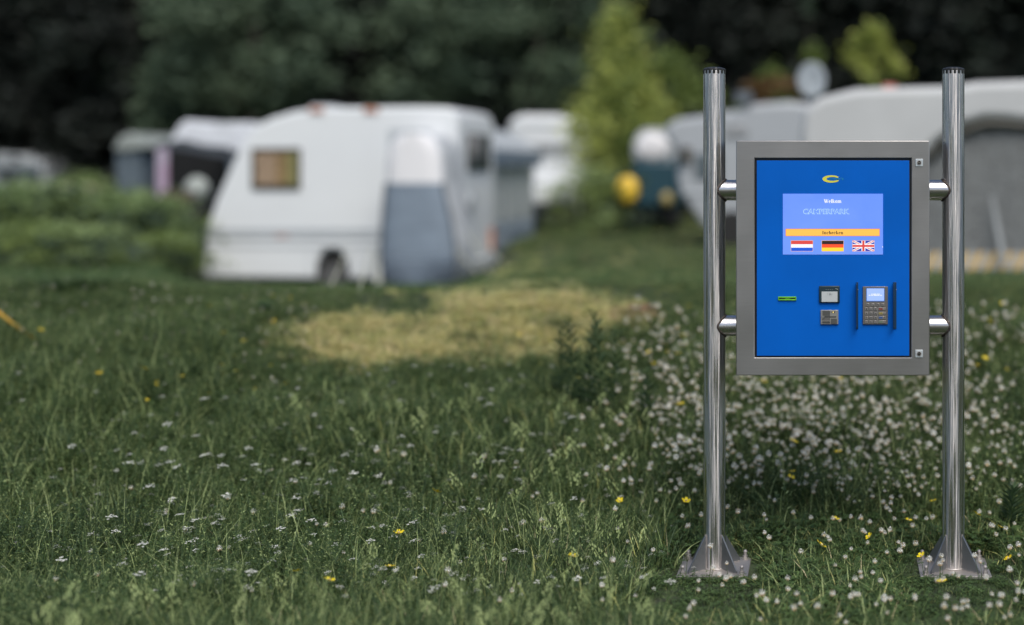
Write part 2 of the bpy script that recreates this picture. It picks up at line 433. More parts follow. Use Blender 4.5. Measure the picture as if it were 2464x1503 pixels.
def umbel(seed):
    random.seed(seed); mb = MB(); h = random.uniform(.13, .20); bx, by = random.uniform(-.03, .03), random.uniform(-.03, .03); stem(mb, h*.8, bx*.8, by*.8, .0014)
    for k in range(9):
        a = k * 2.4; rr = .017 * math.sqrt((k + .3)/9) * random.uniform(.8, 1.3)
        cx, cy, cz = bx + rr*math.cos(a), by + rr*math.sin(a), h - rr*.3 + random.uniform(-.005, .005)
        mb.cur = 3; mb.tube([(bx*.8, by*.8, h*.8), (cx, cy, cz)], .0006, n=3, cap=False)
        for q in range(6):
            b = random.uniform(0, 6.28); r2 = .0045*random.random()**.5; fx, fy = cx+r2*math.cos(b), cy+r2*math.sin(b); z_ = cz+random.uniform(0, .003); s_ = .0016
            mb.cur = 0; mb.face([(fx-s_, fy-s_, z_), (fx+s_, fy-s_, z_), (fx+s_, fy+s_, z_+.001), (fx-s_, fy+s_, z_+.001)])
    return mb.mesh('umbel_flower', FM, smooth=0)
CLV = [clover_head(k) for k in range(6)]; BUT = [buttercup(40+k) for k in range(4)]; UMB = [umbel(80+k) for k in range(6)]
random.seed(21)
def ground_at(px, py):
    """walk along the sight line until it meets the meadow"""
    d = 4.3
    while d < 40:
        x = PXX(px, d); 
        if PZ(py, d) <= gz(x, d): return x, d
        d += .03
    return None
def free(x, y): return not near_plate(x, y, .02)
cl_pts = []
for _ in range(5200):
    px, py = random.uniform(1420, 2520), random.uniform(740, 1200)
    wgt = math.exp(-((px-1930)/340)**2 - ((py-1000)/120)**2) * 1.35 + .26*sst(1450, 1600, px) + .32*math.exp(-((px-2350)/190)**2 - ((py-900)/170)**2) + .30*math.exp(-((px-1680)/150)**2 - ((py-880)/100)**2)
    wgt *= max(.1, .62 + 1.5 * noise.noise(Vector((px*.014, py*.03, 0))) + .9 * noise.noise(Vector((px*.04, py*.08, 4))))
    if random.random() < wgt: cl_pts.append((px, py + 45))
for _ in range(360):
    px, py = random.uniform(1640, 2500), random.uniform(1150, 1560)
    if random.random() < .35 + .4*(px > 2000): cl_pts.append((px, py))
for _ in range(260): cl_pts.append((random.uniform(-60, 760), random.gauss(790, 60)))
for _ in range(70): cl_pts.append((random.uniform(0, 1700), random.uniform(1150, 1520)))
cl = []
for p in cl_pts:
    q = ground_at(*p)
    if q and free(*q): cl.append((q[0], q[1], p))
cl.sort(key=lambda t: t[1])
def place(me, x, y, s, name, label, cat, group, tilt=.15):
    o = bpy.data.objects.new(name, me); COL.objects.link(o); o.location = (x, y, gz(x, y))
    o.rotation_euler = (random.uniform(-tilt, tilt), random.uniform(-tilt, tilt), random.uniform(0, 6.28)); o.scale = (s, s, s)
    return tag(o, label, cat, group)
def cplace(p):
    low = p[1] > 1400
    if p[0] < 700: return 'at the lower left' if p[1] > 1000 else 'at the far left'
    if p[0] < 1400: return 'at the bottom middle' if low else 'in the middle'
    if p[0] < 1690: return 'at the foot of the left post' if low else 'left of the left kiosk post'
    if p[0] > 2320: return 'right of the right post base' if p[1] > 1250 else 'right of the right kiosk post'
    return 'in front of the kiosk bases' if low else ('between the two post bases' if p[1] > 1180 else 'below the kiosk cabinet')
for k, (x, y, p) in enumerate(cl[:290]):
    place(random.choice(CLV), x, y, random.uniform(.75, 1.2), 'clover_blossom',
          'white clover blossom in the grass ' + cplace(p), 'flower', 'white clover blossoms ' + cplace(p))
rest = cl[290:]
scatter('distant_clover_blossoms', 'dense drift of small white clover blossoms farther back in the meadow', 'flowers', CLV,
        [(x, y, gz(x, y)) for x, y, p in rest], [(random.uniform(-.2, .2), random.uniform(-.2, .2), random.uniform(0, 6)) for _ in rest], [[random.choice((.75, .9, 1.1, 1.35))*random.uniform(.85, 1.15)*(.6 if p[0] < 800 else 1)]*3 for x, y, p in rest])
def scatter_px(n, fn, protos, name, label, cat, group, s0=.8, s1=1.2):
    c = 0
    while c < n:
        p = fn(); q = ground_at(*p)
        if not q or not free(*q): continue
        place(random.choice(protos), q[0], q[1], random.uniform(s0, s1), name, label, cat, group); c += 1
# cow-parsley like umbels, mostly lower left
def uplace(p):
    if p[1] > 1385: return 'at the bottom edge ' + ('left of centre' if p[0] < 1000 else 'left of the left post')
    if p[0] < 330: return 'at the lower left edge'
    if p[0] < 800: return 'in the tall grass at lower left' if p[1] > 1270 else 'in the tall grass left of centre'
    return 'in the middle of the meadow' if p[1] > 1130 else 'before the dry patch'
def umbels(n, fn, s0, s1):
    for _ in range(n):
        p = fn(); q = ground_at(*p)
        if q and free(*q): place(random.choice(UMB), q[0], q[1], random.uniform(s0, s1), 'umbel_flower', 'flat white umbel flower ' + uplace(p), 'flower', 'white umbel flowers ' + uplace(p))
umbels(155, lambda: (random.gauss(520, 260), random.gauss(1275, 95)), .65, 1.15)
umbels(85, lambda: (random.gauss(1100, 260), random.gauss(1130, 110)), .6, .95)
umbels(34, lambda: (random.uniform(300, 1650), random.uniform(1390, 1530)), .7, 1.1)
ex = [ground_at(random.uniform(-50, 1700), random.uniform(900, 1500)) for _ in range(700)]
ex = [q for q in ex if q and free(*q)]
scatter('tiny_meadow_flowers', 'tiny white specks of small umbels scattered all through the meadow', 'flowers', UMB, [(x, y, gz(x, y)) for x, y in ex], [(random.uniform(-.2, .2), random.uniform(-.2, .2), random.uniform(0, 6)) for _ in ex], [[random.uniform(.35, .7)]*3 for _ in ex])
YP = [(1052,1245),(922,1360),(902,1420),(1677,1262),(795,1470),(2232,1395),(1953,1392),(2345,1300),(2360,1322),(2248,1250),(2385,1320),(2005,1292),(2272,1468),(1885,1210),(1880,1180),(2025,938),(1835,955),(540,842),(598,843),(100,820),(5,1085),(255,918),(320,940),(2290,1060),(2388,800),(2350,895),(1615,1010),(1632,900),(1585,880),(1905,1130),(2020,1145),(713,1440),(1350,1400),(1480,1250),(2110,1330),(2430,1420),(560,905),(2180,1290)]
random.seed(33)
for p in YP:
    q = ground_at(p[0], p[1] + 30)
    if q and free(*q): place(random.choice(BUT), q[0], q[1], random.uniform(1.15, 1.6), 'buttercup', 'bright yellow buttercup in the grass ' + cplace(p), 'flower', 'yellow buttercups ' + cplace(p), .3)
scatter_px(60, lambda: (random.choice([random.uniform(300, 700), random.uniform(1500, 2440), random.uniform(1200, 1700)]), random.uniform(720, 1010)), BUT, 'buttercup', 'tiny yellow buttercup far back in the meadow', 'flower', 'small yellow buttercups far back', .6, .9)

# tall leafy weeds
def weed_mesh(seed, h):
    random.seed(seed); s = MB(); bx = random.uniform(-.05, .05)
    s.tube([(0, 0, -.03), (bx*.3, 0, h*.5), (bx, 0, h)], [.004, .003, .0012], n=5)
    l = MB()
    for k in range(70):
        t = .12 + .88 * k/69; z = h*t; x = bx*t*t; a = k*2.4; ln = .085*(1.2 - t)**.5 * random.uniform(.6, 1.15); up = .5 + .8*t
        c, sn = math.cos(a), math.sin(a); wd = ln*.13
        l.face([(x, 0, z), (x+c*ln*.5-sn*wd, sn*ln*.5+c*wd, z+ln*.5*up), (x+c*ln, sn*ln, z+ln*up*.75), (x+c*ln*.5+sn*wd, sn*ln*.5-c*wd, z+ln*.5*up)])
    return s, l
WD = leafmat('weed_leaf', (.034, .068, .030), (.062, .11, .045))
for px, top, base, lab in ((1383, 775, 985, 'leafy weed left of the tallest one, at the right end of the dry patch'), (1449, 752, 1015, 'tallest dark leafy weed at the right end of the dry patch'), (1350, 800, 960, 'shorter leafy weed leftmost of the clump by the dry patch'), (1415, 785, 1000, 'bushy dark weed between the two tall weeds by the dry patch'), (1478, 800, 1010, 'dark weed just right of the tallest weed by the dry patch'), (1562, 900, 1060, 'thin weed standing alone between tall weeds and left kiosk post'), (2432, 1180, 1290, 'bushy weed at the far right edge of the meadow')):
    q = ground_at(px, base)
    if not q: continue
    h = (base - top) / F * q[1]
    sm, lm = weed_mesh(int(px), h); o = thing('tall_weed', (q[0], q[1], gz(*q)), lab, 'plant')
    for mb, nm, mt in ((sm, 'stem', ST), (lm, 'leaf_tuft', WD)):
        c = bpy.data.objects.new(nm, mb.mesh(nm, mt, 0)); COL.objects.link(c); c.parent = o
# dark tussock and broad leaved plants
def tussock(px, py, r, h, lab, n=420, mi=(5, 5, .3, 0, 0, 0)):
    q = ground_at(px, py); random.seed(int(px)); mb = MB()
    for _ in range(n):
        a = random.uniform(0, 6.28); rr = r*.5*random.random()
        blade(mb, rr*math.cos(a)*1.3, rr*math.sin(a), h*random.uniform(.5, 1), random.uniform(.5, 1.6), a + random.uniform(-.5, .5), .005, random.choices(range(6), mi)[0])
    o = bpy.data.objects.new('grass_tussock', mb.mesh('grass_tussock', GM, 0)); COL.objects.link(o); o.location = (q[0], q[1], gz(*q)); tag(o, lab, 'plant')
tussock(455, 925, .34, .17, 'dark rounded grass tussock beside the small straw patch on the left')
tussock(190, 700, .5, .2, 'low dark tussock under the shrubs at far left')
tussock(1380, 640, .6, .16, 'low dark tussock on the crest right of the guy ropes')
# broad dock leaves
def dock(px, py, s, lab):
    q = ground_at(px, py); random.seed(int(px*3)); o = thing('dock_plant', (q[0], q[1], gz(*q)), lab, 'plant')
    for k in range(8):
        a = k*.785 + random.uniform(-.3, .3); L_ = s*random.uniform(.7, 1.1); mb = MB(); c, sn = math.cos(a), math.sin(a); prev = None; i0 = []
        for j in range(6):
            t = j/5; wd = L_*.2*math.sin(math.pi*min(1, t*.92+.06)); x = L_*t; z = .03 + .5*L_*math.sin(t*2.2)
            i = len(mb.v); mb.v += [(x*c+sn*wd, x*sn-c*wd, z+.12*wd), (x*c, x*sn, z-.1*wd), (x*c-sn*wd, x*sn+c*wd, z+.12*wd)]
            if j: mb.f += [[i-3, i-2, i+1, i], [i-2, i-1, i+2, i+1]]; mb.m += [0, 0]
        l = bpy.data.objects.new('leaf', mb.mesh('leaf', WD)); COL.objects.link(l); l.parent = o
dock(330, 872, .11, 'broad leaved dock plant left of the dark tussock')
dock(2445, 1000, .10, 'broad leaved dock plant at the right edge beyond the right post')
dock(640, 758, .09, 'broad leaved dock plant in front of the caravan nose')

# bare reddish soil patch
q = ground_at(1525, 757); mb = MB(); random.seed(3)
for k in range(260):
    a = random.uniform(0, 6.28); r = random.random()**.5; x = q[0] + .16*r*math.cos(a); y_ = q[1] + .16*r*math.sin(a); z = gz(x, y_)+.012; s_ = random.uniform(.004, .014)
    mb.sphere((x, y_, z), s_*1.3, s_, s_*.7, 6, 4)
mb.build('bare_soil', mat('red_soil', (.24, .13, .09), rough=.95), None, label='small patch of bare reddish soil crumbs beyond the dry grass', category='soil', kind='stuff')

# yellow tape pegged in the grass at the left edge
q = ground_at(104, 832); a = Vector((q[0], q[1], gz(*q)+.01)); b = P(-60, 700, q[1] + .1)
mb = MB(); pr = []
for k in range(13):
    t = k/12; c = a.lerp(b, t); sag = -.02*math.sin(math.pi*t); tw = .9 + .5*math.sin(t*5)
    wv = Vector((0.4*math.sin(tw), 0, math.cos(tw)*.6+.5)).normalized()*.011
    i = len(mb.v); mb.v += [tuple(c + wv + Vector((0, 0, sag))), tuple(c - wv + Vector((0, 0, sag)))]
    if k: mb.f.append([i-2, i-1, i+1, i]); mb.m.append(0)
o = mb.build('guy_strap', mat('yellow_webbing', (.72, .42, .05), rough=.7), None); sol = o.modifiers.new('t', 'SOLIDIFY'); sol.thickness = .002
tag(o, 'yellow webbing strap pegged into the grass at the left edge', 'strap')

# ------------------------------------------------------------------ the kiosk
def steel(name, axis, base=(.36, .35, .34), rough=.3, bump=.25, k=1.0, aniso=0):
    """brushed stainless steel: fine grain drawn out along one axis"""
    m = bpy.data.materials.new(name); m.use_nodes = True; MATS[name] = m
    n = m.node_tree.nodes; l = m.node_tree.links; b = n['Principled BSDF']
    b.inputs['Metallic'].default_value = 1
    if aniso:
        tg = n.new('ShaderNodeTangent'); tg.direction_type = 'RADIAL'; tg.axis = 'Z'; l.new(tg.outputs[0], b.inputs['Tangent'])
        b.inputs['Anisotropic'].default_value = aniso; b.inputs['Anisotropic Rotation'].default_value = .25
    tc = n.new('ShaderNodeTexCoord')
    def nz(scale, st, det=3):
        mp = n.new('ShaderNodeMapping'); mp.inputs['Scale'].default_value = st; l.new(tc.outputs['Object'], mp.inputs[0])
        q = n.new('ShaderNodeTexNoise'); q.inputs['Scale'].default_value = scale; q.inputs['Detail'].default_value = det; l.new(mp.outputs[0], q.inputs['Vector']); return q
    st = [1, 1, 1]; st[axis] = .012
    grain = nz(900*k, st); st2 = [1, 1, 1]; st2[axis] = .03
    streak = nz(70*k, st2, 2); blot = nz(5, (1, 1, 1), 6)
    mx = n.new('ShaderNodeMix'); mx.data_type = 'RGBA'; mx.inputs[6].default_value = (*[c*.82 for c in base], 1); mx.inputs[7].default_value = (*[min(1, c*1.2) for c in base], 1)
    mm = n.new('ShaderNodeMath'); mm.operation = 'MULTIPLY_ADD'; l.new(grain.outputs[0], mm.inputs[0]); mm.inputs[1].default_value = .5
    m2 = n.new('ShaderNodeMath'); m2.operation = 'MULTIPLY'; l.new(blot.outputs[0], m2.inputs[0]); m2.inputs[1].default_value = .5; l.new(m2.outputs[0], mm.inputs[2])
    l.new(mm.outputs[0], mx.inputs[0]); l.new(mx.outputs[2], b.inputs['Base Color'])
    mr = n.new('ShaderNodeMapRange'); mr.inputs['To Min'].default_value = rough*(.35 if aniso else .75); mr.inputs['To Max'].default_value = rough*(1.8 if aniso else 1.3); mr.inputs['From Min'].default_value = .35 if aniso else 0; mr.inputs['From Max'].default_value = .65 if aniso else 1; l.new((streak if aniso else blot).outputs[0], mr.inputs[0]); l.new(mr.outputs[0], b.inputs['Roughness'])
    ad = n.new('ShaderNodeMath'); ad.operation = 'MULTIPLY_ADD'; l.new(streak.outputs[0], ad.inputs[0]); ad.inputs[1].default_value = 13.0 if aniso else 1.4; l.new(grain.outputs[0], ad.inputs[2])
    bp = n.new('ShaderNodeBump'); bp.inputs['Strength'].default_value = bump; bp.inputs['Distance'].default_value = .0006
    l.new(ad.outputs[0], bp.inputs['Height']); l.new(bp.outputs[0], b.inputs['Normal'])
    return m
S_Z = steel('steel_tube_vertical', 2, base=(.60, .575, .565), rough=.27, bump=1.0, aniso=.9); S_X = steel('steel_tube_horizontal', 0, base=(.55, .53, .53), rough=.25)
S_C = steel('steel_cabinet', 0, base=(.37, .355, .345), rough=.42, bump=.12)
S_P = steel('steel_plate', 0, base=(.46, .43, .41), rough=.6, bump=.2); S_G = steel('steel_gusset', 2, base=(.25, .26, .265), rough=.5, bump=.2)
WELD = mat('weld', (.12, .10, .09), rough=.45, metal=.9, bump=.6, bscale=200)

KX = PXX(2004, 5.58)
kiosk = thing('check_in_kiosk', (KX, 5.58, 0), 'stainless steel self check-in kiosk with blue panel on two round posts', 'kiosk')
RP = .0435; ZT = PZ(168, 5.58)
def lathe_ring(mb, cx, cy, prof, n=48):
    ids = []
    for (r, z) in prof:
        i = len(mb.v); ids.append(i); mb.v += [(cx + r*math.cos(2*math.pi*k/n), cy + r*math.sin(2*math.pi*k/n), z) for k in range(n)]
    for a in range(len(prof)-1):
        for k in range(n):
            k2 = (k+1) % n; mb.f.append([ids[a]+k, ids[a]+k2, ids[a+1]+k2, ids[a+1]+k]); mb.m.append(mb.cur)
    return ids
PLZ = .016
for sgn, xp in zip((-1, 1), POSTS):
    mb = MB(); ids = lathe_ring(mb, xp, 5.58, [(RP, PLZ), (RP, ZT-.004), (RP-.003, ZT)]); 
    post = mb.build('post', S_Z, kiosk)
    mb = MB(); N = 64; ids = []
    for (r_, z_) in ((RP+.0004, ZT-.016), (RP+.0014, ZT-.014), (RP+.0014, ZT+.002), (RP-.004, ZT+.007), (RP-.02, ZT+.011), (.002, ZT+.0125)):
        i = len(mb.v); ids.append(i)
        for k in range(N):
            rr_ = r_ - (.0022 if (k // 2) % 2 and r_ > RP else 0); mb.v.append((xp+rr_*math.cos(2*math.pi*k/N), 5.58+rr_*math.sin(2*math.pi*k/N), z_))
    for a in range(5):
        for k in range(N): k2 = (k+1) % N; mb.f.append([ids[a]+k, ids[a]+k2, ids[a+1]+k2, ids[a+1]+k]); mb.m.append(0)
    mb.f.append([ids[-1]+k for k in range(N)]); mb.m.append(0)
    mb.build('post_cap', mat('dark_cap', (.06, .06, .06), rough=.35, metal=.7), kiosk)
    # base plate with clipped corners
    h_ = .137; c_ = .018; yc = PD
    poly = [(xp-h_, yc-h_), (xp+h_, yc-h_), (xp+h_, yc+h_-c_), (xp+h_-c_, yc+h_), (xp-h_+c_, yc+h_), (xp-h_, yc+h_-c_)]
    mb = MB(); mb.prism(poly, .004, PLZ, 'z'); bp_ = mb.build('base_plate', S_P, kiosk, bevel=.0015)
    for a in (45, 135, 225, 315):
        ca, sa = math.cos(R(a)), math.sin(R(a)); mb = MB(); tx_, ty_ = -sa*.003, ca*.003
        prof = [(RP-.002, PLZ+.001), (.133, PLZ+.001), (.133, PLZ+.010), (RP+.004, .147), (RP-.002, .147)]
        A = [(xp+ca*r-tx_, 5.58+sa*r-ty_, z) for r, z in prof]; B = [(xp+ca*r+tx_, 5.58+sa*r+ty_, z) for r, z in prof]
        mb.face(A); mb.face(B[::-1])
        for k in range(5): j = (k+1) % 5; mb.face([A[k], B[k], B[j], A[j]])
        mb.build('gusset', S_G, bp_, smooth=0)
        mb = MB()
        def wob(p): return tuple(Vector(p) + Vector((random.uniform(-1, 1), random.uniform(-1, 1), random.uniform(-1, 1)))*.0007)
        mb.tube([wob((xp+ca*(RP+.001), 5.58+sa*(RP+.001), z)) for z in np.linspace(PLZ+.003, .151, 16)], .0038, 6)
        mb.tube([wob((xp+ca*r, 5.58+sa*r, PLZ+.002)) for r in np.linspace(RP, .133, 14)], .0034, 6)
        mb.build('weld_bead', S_P, bp_)
        bx, by = xp + (1 if ca > 0 else -1)*.114, yc + (1 if sa > 0 else -1)*.112
        mb = MB(); mb.tube([(bx, by, PLZ), (bx, by, PLZ+.003)], .0155, 16); mb.tube([(bx, by, PLZ+.003), (bx, by, PLZ+.014)], .0105, 6); mb.tube([(bx, by, PLZ+.014), (bx, by, PLZ+.024)], .0062, 10); mb.sphere((bx, by, PLZ+.029), .0085, .0085, .0075, 10, 6)
        mb.build('bolt', S_P, bp_)
    mb = MB(); mb.tube([wob((xp+(RP+.001)*math.cos(t), 5.58+(RP+.001)*math.sin(t), PLZ+.002)) for t in np.linspace(0, 6.283, 40)], .004, 6); mb.build('weld_bead', S_P, bp_)
    # arms to the cabinet
    for yc_ in (457, 783):
        z0 = PZ(yc_, 5.58); ra = .0405
        xe = PXX(1771, 5.46) if sgn < 0 else PXX(2237, 5.46)
        mb = MB(); mb.tube([(xp, 5.58, z0), (xe, 5.58, z0)], ra, 40); arm = mb.build('arm', S_X, kiosk)
        pts_ = []
        for k in range(49):
            a = math.pi*2*k/48; yy_, zz_ = ra*math.cos(a), ra*math.sin(a); u = math.sqrt(max(0, RP**2 - yy_**2))
            pts_.append(wob((xp - sgn*(u+.001), 5.58 + yy_*1.02, z0 + zz_*1.02)))
        mb = MB(); mb.tube(pts_, .0042, 7); mb.build('weld_bead', WELD, arm)
        mb = MB(); mb.tube([wob((xe - sgn*-.0015, 5.58 + (ra+.001)*math.cos(t), z0+(ra+.001)*math.sin(t))) for t in np.linspace(0, 6.283, 40)], .0022, 6); mb.build('weld_bead', S_X, arm)

DF = 5.455                       # distance of the cabinet's front face
def kx(p): return PXX(p, DF)
def kz(p): return PZ(p, DF)
def ring(mb, xo0, xo1, zo0, zo1, xi0, xi1, zi0, zi1, y0, y1):
    mb.box(xo0, xi0, y0, y1, zo0, zo1); mb.box(xi1, xo1, y0, y1, zo0, zo1)
    mb.box(xi0, xi1, y0, y1, zi1, zo1); mb.box(xi0, xi1, y0, y1, zo0, zi0); return mb
# cabinet shell: front flange as one piece with an opening, sides and back
x0, x1, z1, z0 = kx(1771), kx(2237), kz(338), kz(903); a0, a1, b1, b0 = kx(1816), kx(2193), kz(380), kz(860)
def frame_mesh(y0, y1, yb):
    O = [(x0, z0), (x1, z0), (x1, z1), (x0, z1)]; I = [(a0, b0), (a1, b0), (a1, b1), (a0, b1)]
    mb = MB(); v = []
    for (y_, L_) in ((y0, O), (y0, I), (y1, I), (yb, O)): v += [(p[0], y_, p[1]) for p in L_]
    mb.v = v
    for k in range(4):
        j = (k+1) % 4
        mb.f += [[k, j, 4+j, 4+k], [4+k, 4+j, 8+j, 8+k], [k, 12+k, 12+j, j]]
    mb.f += [[15, 14, 13, 12]]; mb.m = [0]*len(mb.f)
    return mb
cab = frame_mesh(DF, DF+.03, DF+.245).build('cabinet', S_C, kiosk, bevel=.003, smooth=40)
BLK = mat('black_gasket', (.008, .008, .01), rough=.5)
mb = MB(); mb.box(a0+.0005, a1-.0005, DF+.012, DF+.03, b0+.0005, b1-.0005); mb.build('gasket', BLK, kiosk, smooth=0)
# louvres just showing in the gap left of the panel
p0, p1, q1, q0 = kx(1821), kx(2188), kz(385.8), kz(856)
BLUE = mat('blue_powder_coat', (.0, .115, .54), rough=.5, var=.05, scale=4, bump=.05, bscale=900, spec=.12)
mb = MB(); mb.box(p0, p1, DF+.002, DF+.011, q0, q1); panel = mb.build('front_panel', BLUE, kiosk, bevel=.001)
YF = DF + .002
mb = MB()
for k in range(26):
    z_ = kz(420 + k*9.2); mb.box(a0+.0012, p0-.0012, DF+.008, DF+.0115, z_-.0016, z_+.0016)
mb.build('hinge_knuckles', mat('dark_metal', (.03, .03, .035), rough=.35, metal=.8), kiosk)
# locks
for (lx0, lx1, ly0, ly1) in ((2202.8, 2220.8, 381.5, 400.5), (2202.3, 2220.6, 841, 859.7)):
    cx, cz = kx((lx0+lx1)/2), kz((ly0+ly1)/2); hw = (kx(lx1)-kx(lx0))/2
    mb = MB(); mb.box(cx-hw, cx+hw, DF-.004, DF, cz-hw, cz+hw); lk = mb.build('lock', mat('lock_plate', (.55, .60, .63), rough=.35, metal=.4), kiosk, bevel=.0012)
    mb = MB(); mb.tube([(cx, DF-.0045, cz), (cx, DF-.006, cz)], hw*.62, 24); mb.build('lock_ring', S_P, lk)
    mb = MB(); mb.tube([(cx, DF-.0065, cz), (cx, DF-.0075, cz)], hw*.45, 20); mb.build('cylinder', mat('lock_core', (.05, .05, .05), rough=.3, metal=1), lk)
    mb = MB(); c_, s_ = .6, .8; mb.box(cx-hw*.3, cx+hw*.3, DF-.0085, DF-.0078, cz-hw*.1, cz+hw*.1); mb.build('keyway', S_X, lk, smooth=0)

# --- lettering
def textmesh(body, X0, X1, Z0, Z1, Y, m, parent, name, bold=0.0, depth=0.0):
    cu = bpy.data.curves.new('t', 'FONT'); cu.body = body; cu.offset = bold; cu.resolution_u = 4
    to = bpy.data.objects.new('t', cu); me = bpy.data.meshes.new_from_object(to)
    co = np.zeros(len(me.vertices)*3); me.vertices.foreach_get('co', co); co = co.reshape(-1, 3)
    mn, mxx = co.min(0), co.max(0); s = np.maximum(mxx - mn, 1e-9)
    out = np.empty_like(co); out[:, 0] = X0 + (co[:, 0]-mn[0])/s[0]*(X1-X0); out[:, 2] = Z0 + (co[:, 1]-mn[1])/s[1]*(Z1-Z0); out[:, 1] = Y
    off = Vector(parent.get('_org', (0, 0, 0))); out -= np.array(off)
    me.vertices.foreach_set('co', out.ravel()); me.materials.clear(); me.materials.append(m); me.update(); me.name = name
    o = bpy.data.objects.new(name, me); COL.objects.link(o); o.parent = parent; o['_org'] = tuple(off)
    bpy.data.objects.remove(to); bpy.data.curves.remove(cu)
    return o
# bold roman (serif) letters drawn as strokes; units: cap height .66, x height .46
class Roman:
    T, N = .155, .075
    def __init__(s): s.out = []
    def seg(s, a, b, w):
        a, b = Vector(a), Vector(b)
        hor = abs((b-a).x) > abs((b-a).y)*1.6
        n = Vector((0, w/2)) if hor else Vector((w/2, 0))
        s.out.append([a-n, a+n, b+n, b-n])
    def ser(s, x, y, w=.26): s.out.append([Vector((x-w/2, y-.018)), Vector((x+w/2, y-.018)), Vector((x+w/2, y+.018)), Vector((x-w/2, y+.018))])
    def arc(s, cx, cy, rx, ry, a0, a1, tx=None, ty=None, n=14):
        tx = tx or s.T; ty = ty or s.N
        for k in range(n):
            t, u = R(a0+(a1-a0)*k/n), R(a0+(a1-a0)*(k+1)/n)
            s.out.append([Vector((cx+rx*math.cos(t), cy+ry*math.sin(t))), Vector((cx+rx*math.cos(u), cy+ry*math.sin(u))),
                          Vector((cx+(rx-tx)*math.cos(u), cy+(ry-ty)*math.sin(u))), Vector((cx+(rx-tx)*math.cos(t), cy+(ry-ty)*math.sin(t)))])
    def glyph(s, ch):
        T, N = s.T, s.N
        if ch == 'W':
            s.seg((.12, .65), (.32, 0), T); s.seg((.32, .0), (.50, .6), N); s.seg((.46, .65), (.66, 0), T); s.seg((.66, 0), (.86, .65), N); s.ser(.12, .645, .25); s.ser(.46, .645, .25); s.ser(.86, .645, .2); return .98
        if ch == 'e': s.arc(.22, .23, .21, .24, 0, 310); s.seg((.08, .25), (.42, .25), .045); return .47
        if ch == 'c': s.arc(.22, .23, .21, .24, 45, 315); s.seg((.36, .30), (.36, .42), .09); return .46
        if ch == 'o': s.arc(.24, .23, .23, .24, 0, 360, n=18); return .51
        if ch == 'l': s.seg((.14, 0), (.14, .67), T); s.ser(.14, .018); s.ser(.09, .66, .16); return .29
        if ch == 'I': s.seg((.17, 0), (.17, .65), T+.02); s.ser(.17, .018, .31); s.ser(.17, .642, .31); return .38
        if ch == 'k': s.seg((.13, 0), (.13, .67), T); s.ser(.13, .018); s.ser(.08, .66, .16); s.seg((.20, .20), (.40, .44), .06); s.seg((.28, .27), (.44, 0), T*.95); s.ser(.38, .444, .2); s.ser(.44, .018, .2); return .56
        if ch in 'nhm':
            top = .67 if ch == 'h' else .45
            s.seg((.13, 0), (.13, top), T); s.ser(.13, .018); s.ser(.08, top-.01, .16)
            s.arc(.28, .30, .18, .17, 0, 150, .13, .07, 8); s.seg((.395, 0), (.395, .31), T*.95); s.ser(.395, .018)
            if ch == 'm': s.arc(.545, .30, .18, .17, 0, 150, .13, .07, 8); s.seg((.66, 0), (.66, .31), T*.95); s.ser(.66, .018); return .81
            return .55
        return .3
def roman(body, X0, X1, Z0, Z1, Y, m, parent, name):
    r = Roman(); polys = []; x = 0
    for ch in body:
        r.out = []; adv = r.glyph(ch)
        polys += [[(p.x + x, p.y) for p in q] for q in r.out]; x += adv
    W_ = x; mb = MB(); k = 0
    for q in polys:
        mb.face([(X0 + (p[0]/W_)*(X1-X0), Y - k*2.5e-6, Z0 + p[1]/.66*(Z1-Z0)) for p in q]); k += 1
    return mb.build(name, m, parent, smooth=0)

# logo: crescent C and small letters
LY = mat('logo_yellow', (.72, .68, .06), rough=.5, var=.02); LT = mat('logo_teal', (.01, .28, .42), rough=.5, var=.02)
mb = MB(); cx, cz = kx(2000.5), kz(430.1); rx, rz = kx(2000.5)-kx(1979), kz(421.3)-kz(430.1); pr = None; N_ = 40
for k in range(N_+1):
    a = R(32 + (328-32)*k/N_); xo, zo = cx+rx*math.cos(a), cz+rz*math.sin(a); ix, iz = cx+rx*.12+rx*.66*math.cos(a), cz+rz*.52*math.sin(a)
    i = len(mb.v); mb.v += [(xo, YF-.0006, zo), (ix, YF-.0006, iz)]
    if k: mb.f.append([i-2, i-1, i+1, i]); mb.m.append(0)
mb.build('logo', LY, panel, smooth=0)
textmesh('USTOMMA', kx(1993), kx(2022), kz(432.6), kz(428), YF-.0008, LT, panel, 'logo_lettering', .01)
textmesh('T', kx(2022.3), kx(2025), kz(430.8), kz(426.6), YF-.0008, LT, panel, 'logo_lettering', .01)
textmesh('E', kx(2026.6), kx(2030), kz(432.6), kz(428), YF-.0008, LT, panel, 'logo_lettering', .01)

# screen
def glow(name, c, e=1.0, c2=None): return mat(name, c, rough=.3, emit=e, var=.0, col2=c2 or c, scale=5)
SCR = glow('screen_blue', (.125, .28, 1.0), 1.12, (.18, .34, .97)); WHT = glow('screen_white', (.95, .96, 1.0), 1.15)
ORG = glow('screen_orange', (1.0, .54, .08), 1.15); DRK = glow('screen_dark', (.02, .006, .006), 1); RED = glow('screen_red', (.72, .06, .05), 1.15); SBL = glow('screen_flag_blue', (.004, .10, .72), 1.1)
YEL = glow('screen_yellow', (1.0, .72, .04), 1.1); LBL = glow('screen_pale_blue', (.50, .78, 1.0), 1.1); RD2 = glow('screen_orange_red', (.95, .08, .015), 1.15); NAV = glow('screen_navy', (.01, .035, .45), 1.1)
mb = MB(); mb.box(kx(1883.8), kx(2124.6), YF-.0012, YF, kz(612.1), kz(465.8)); screen = mb.build('screen', SCR, kiosk, smooth=0)
YS = YF-.0016
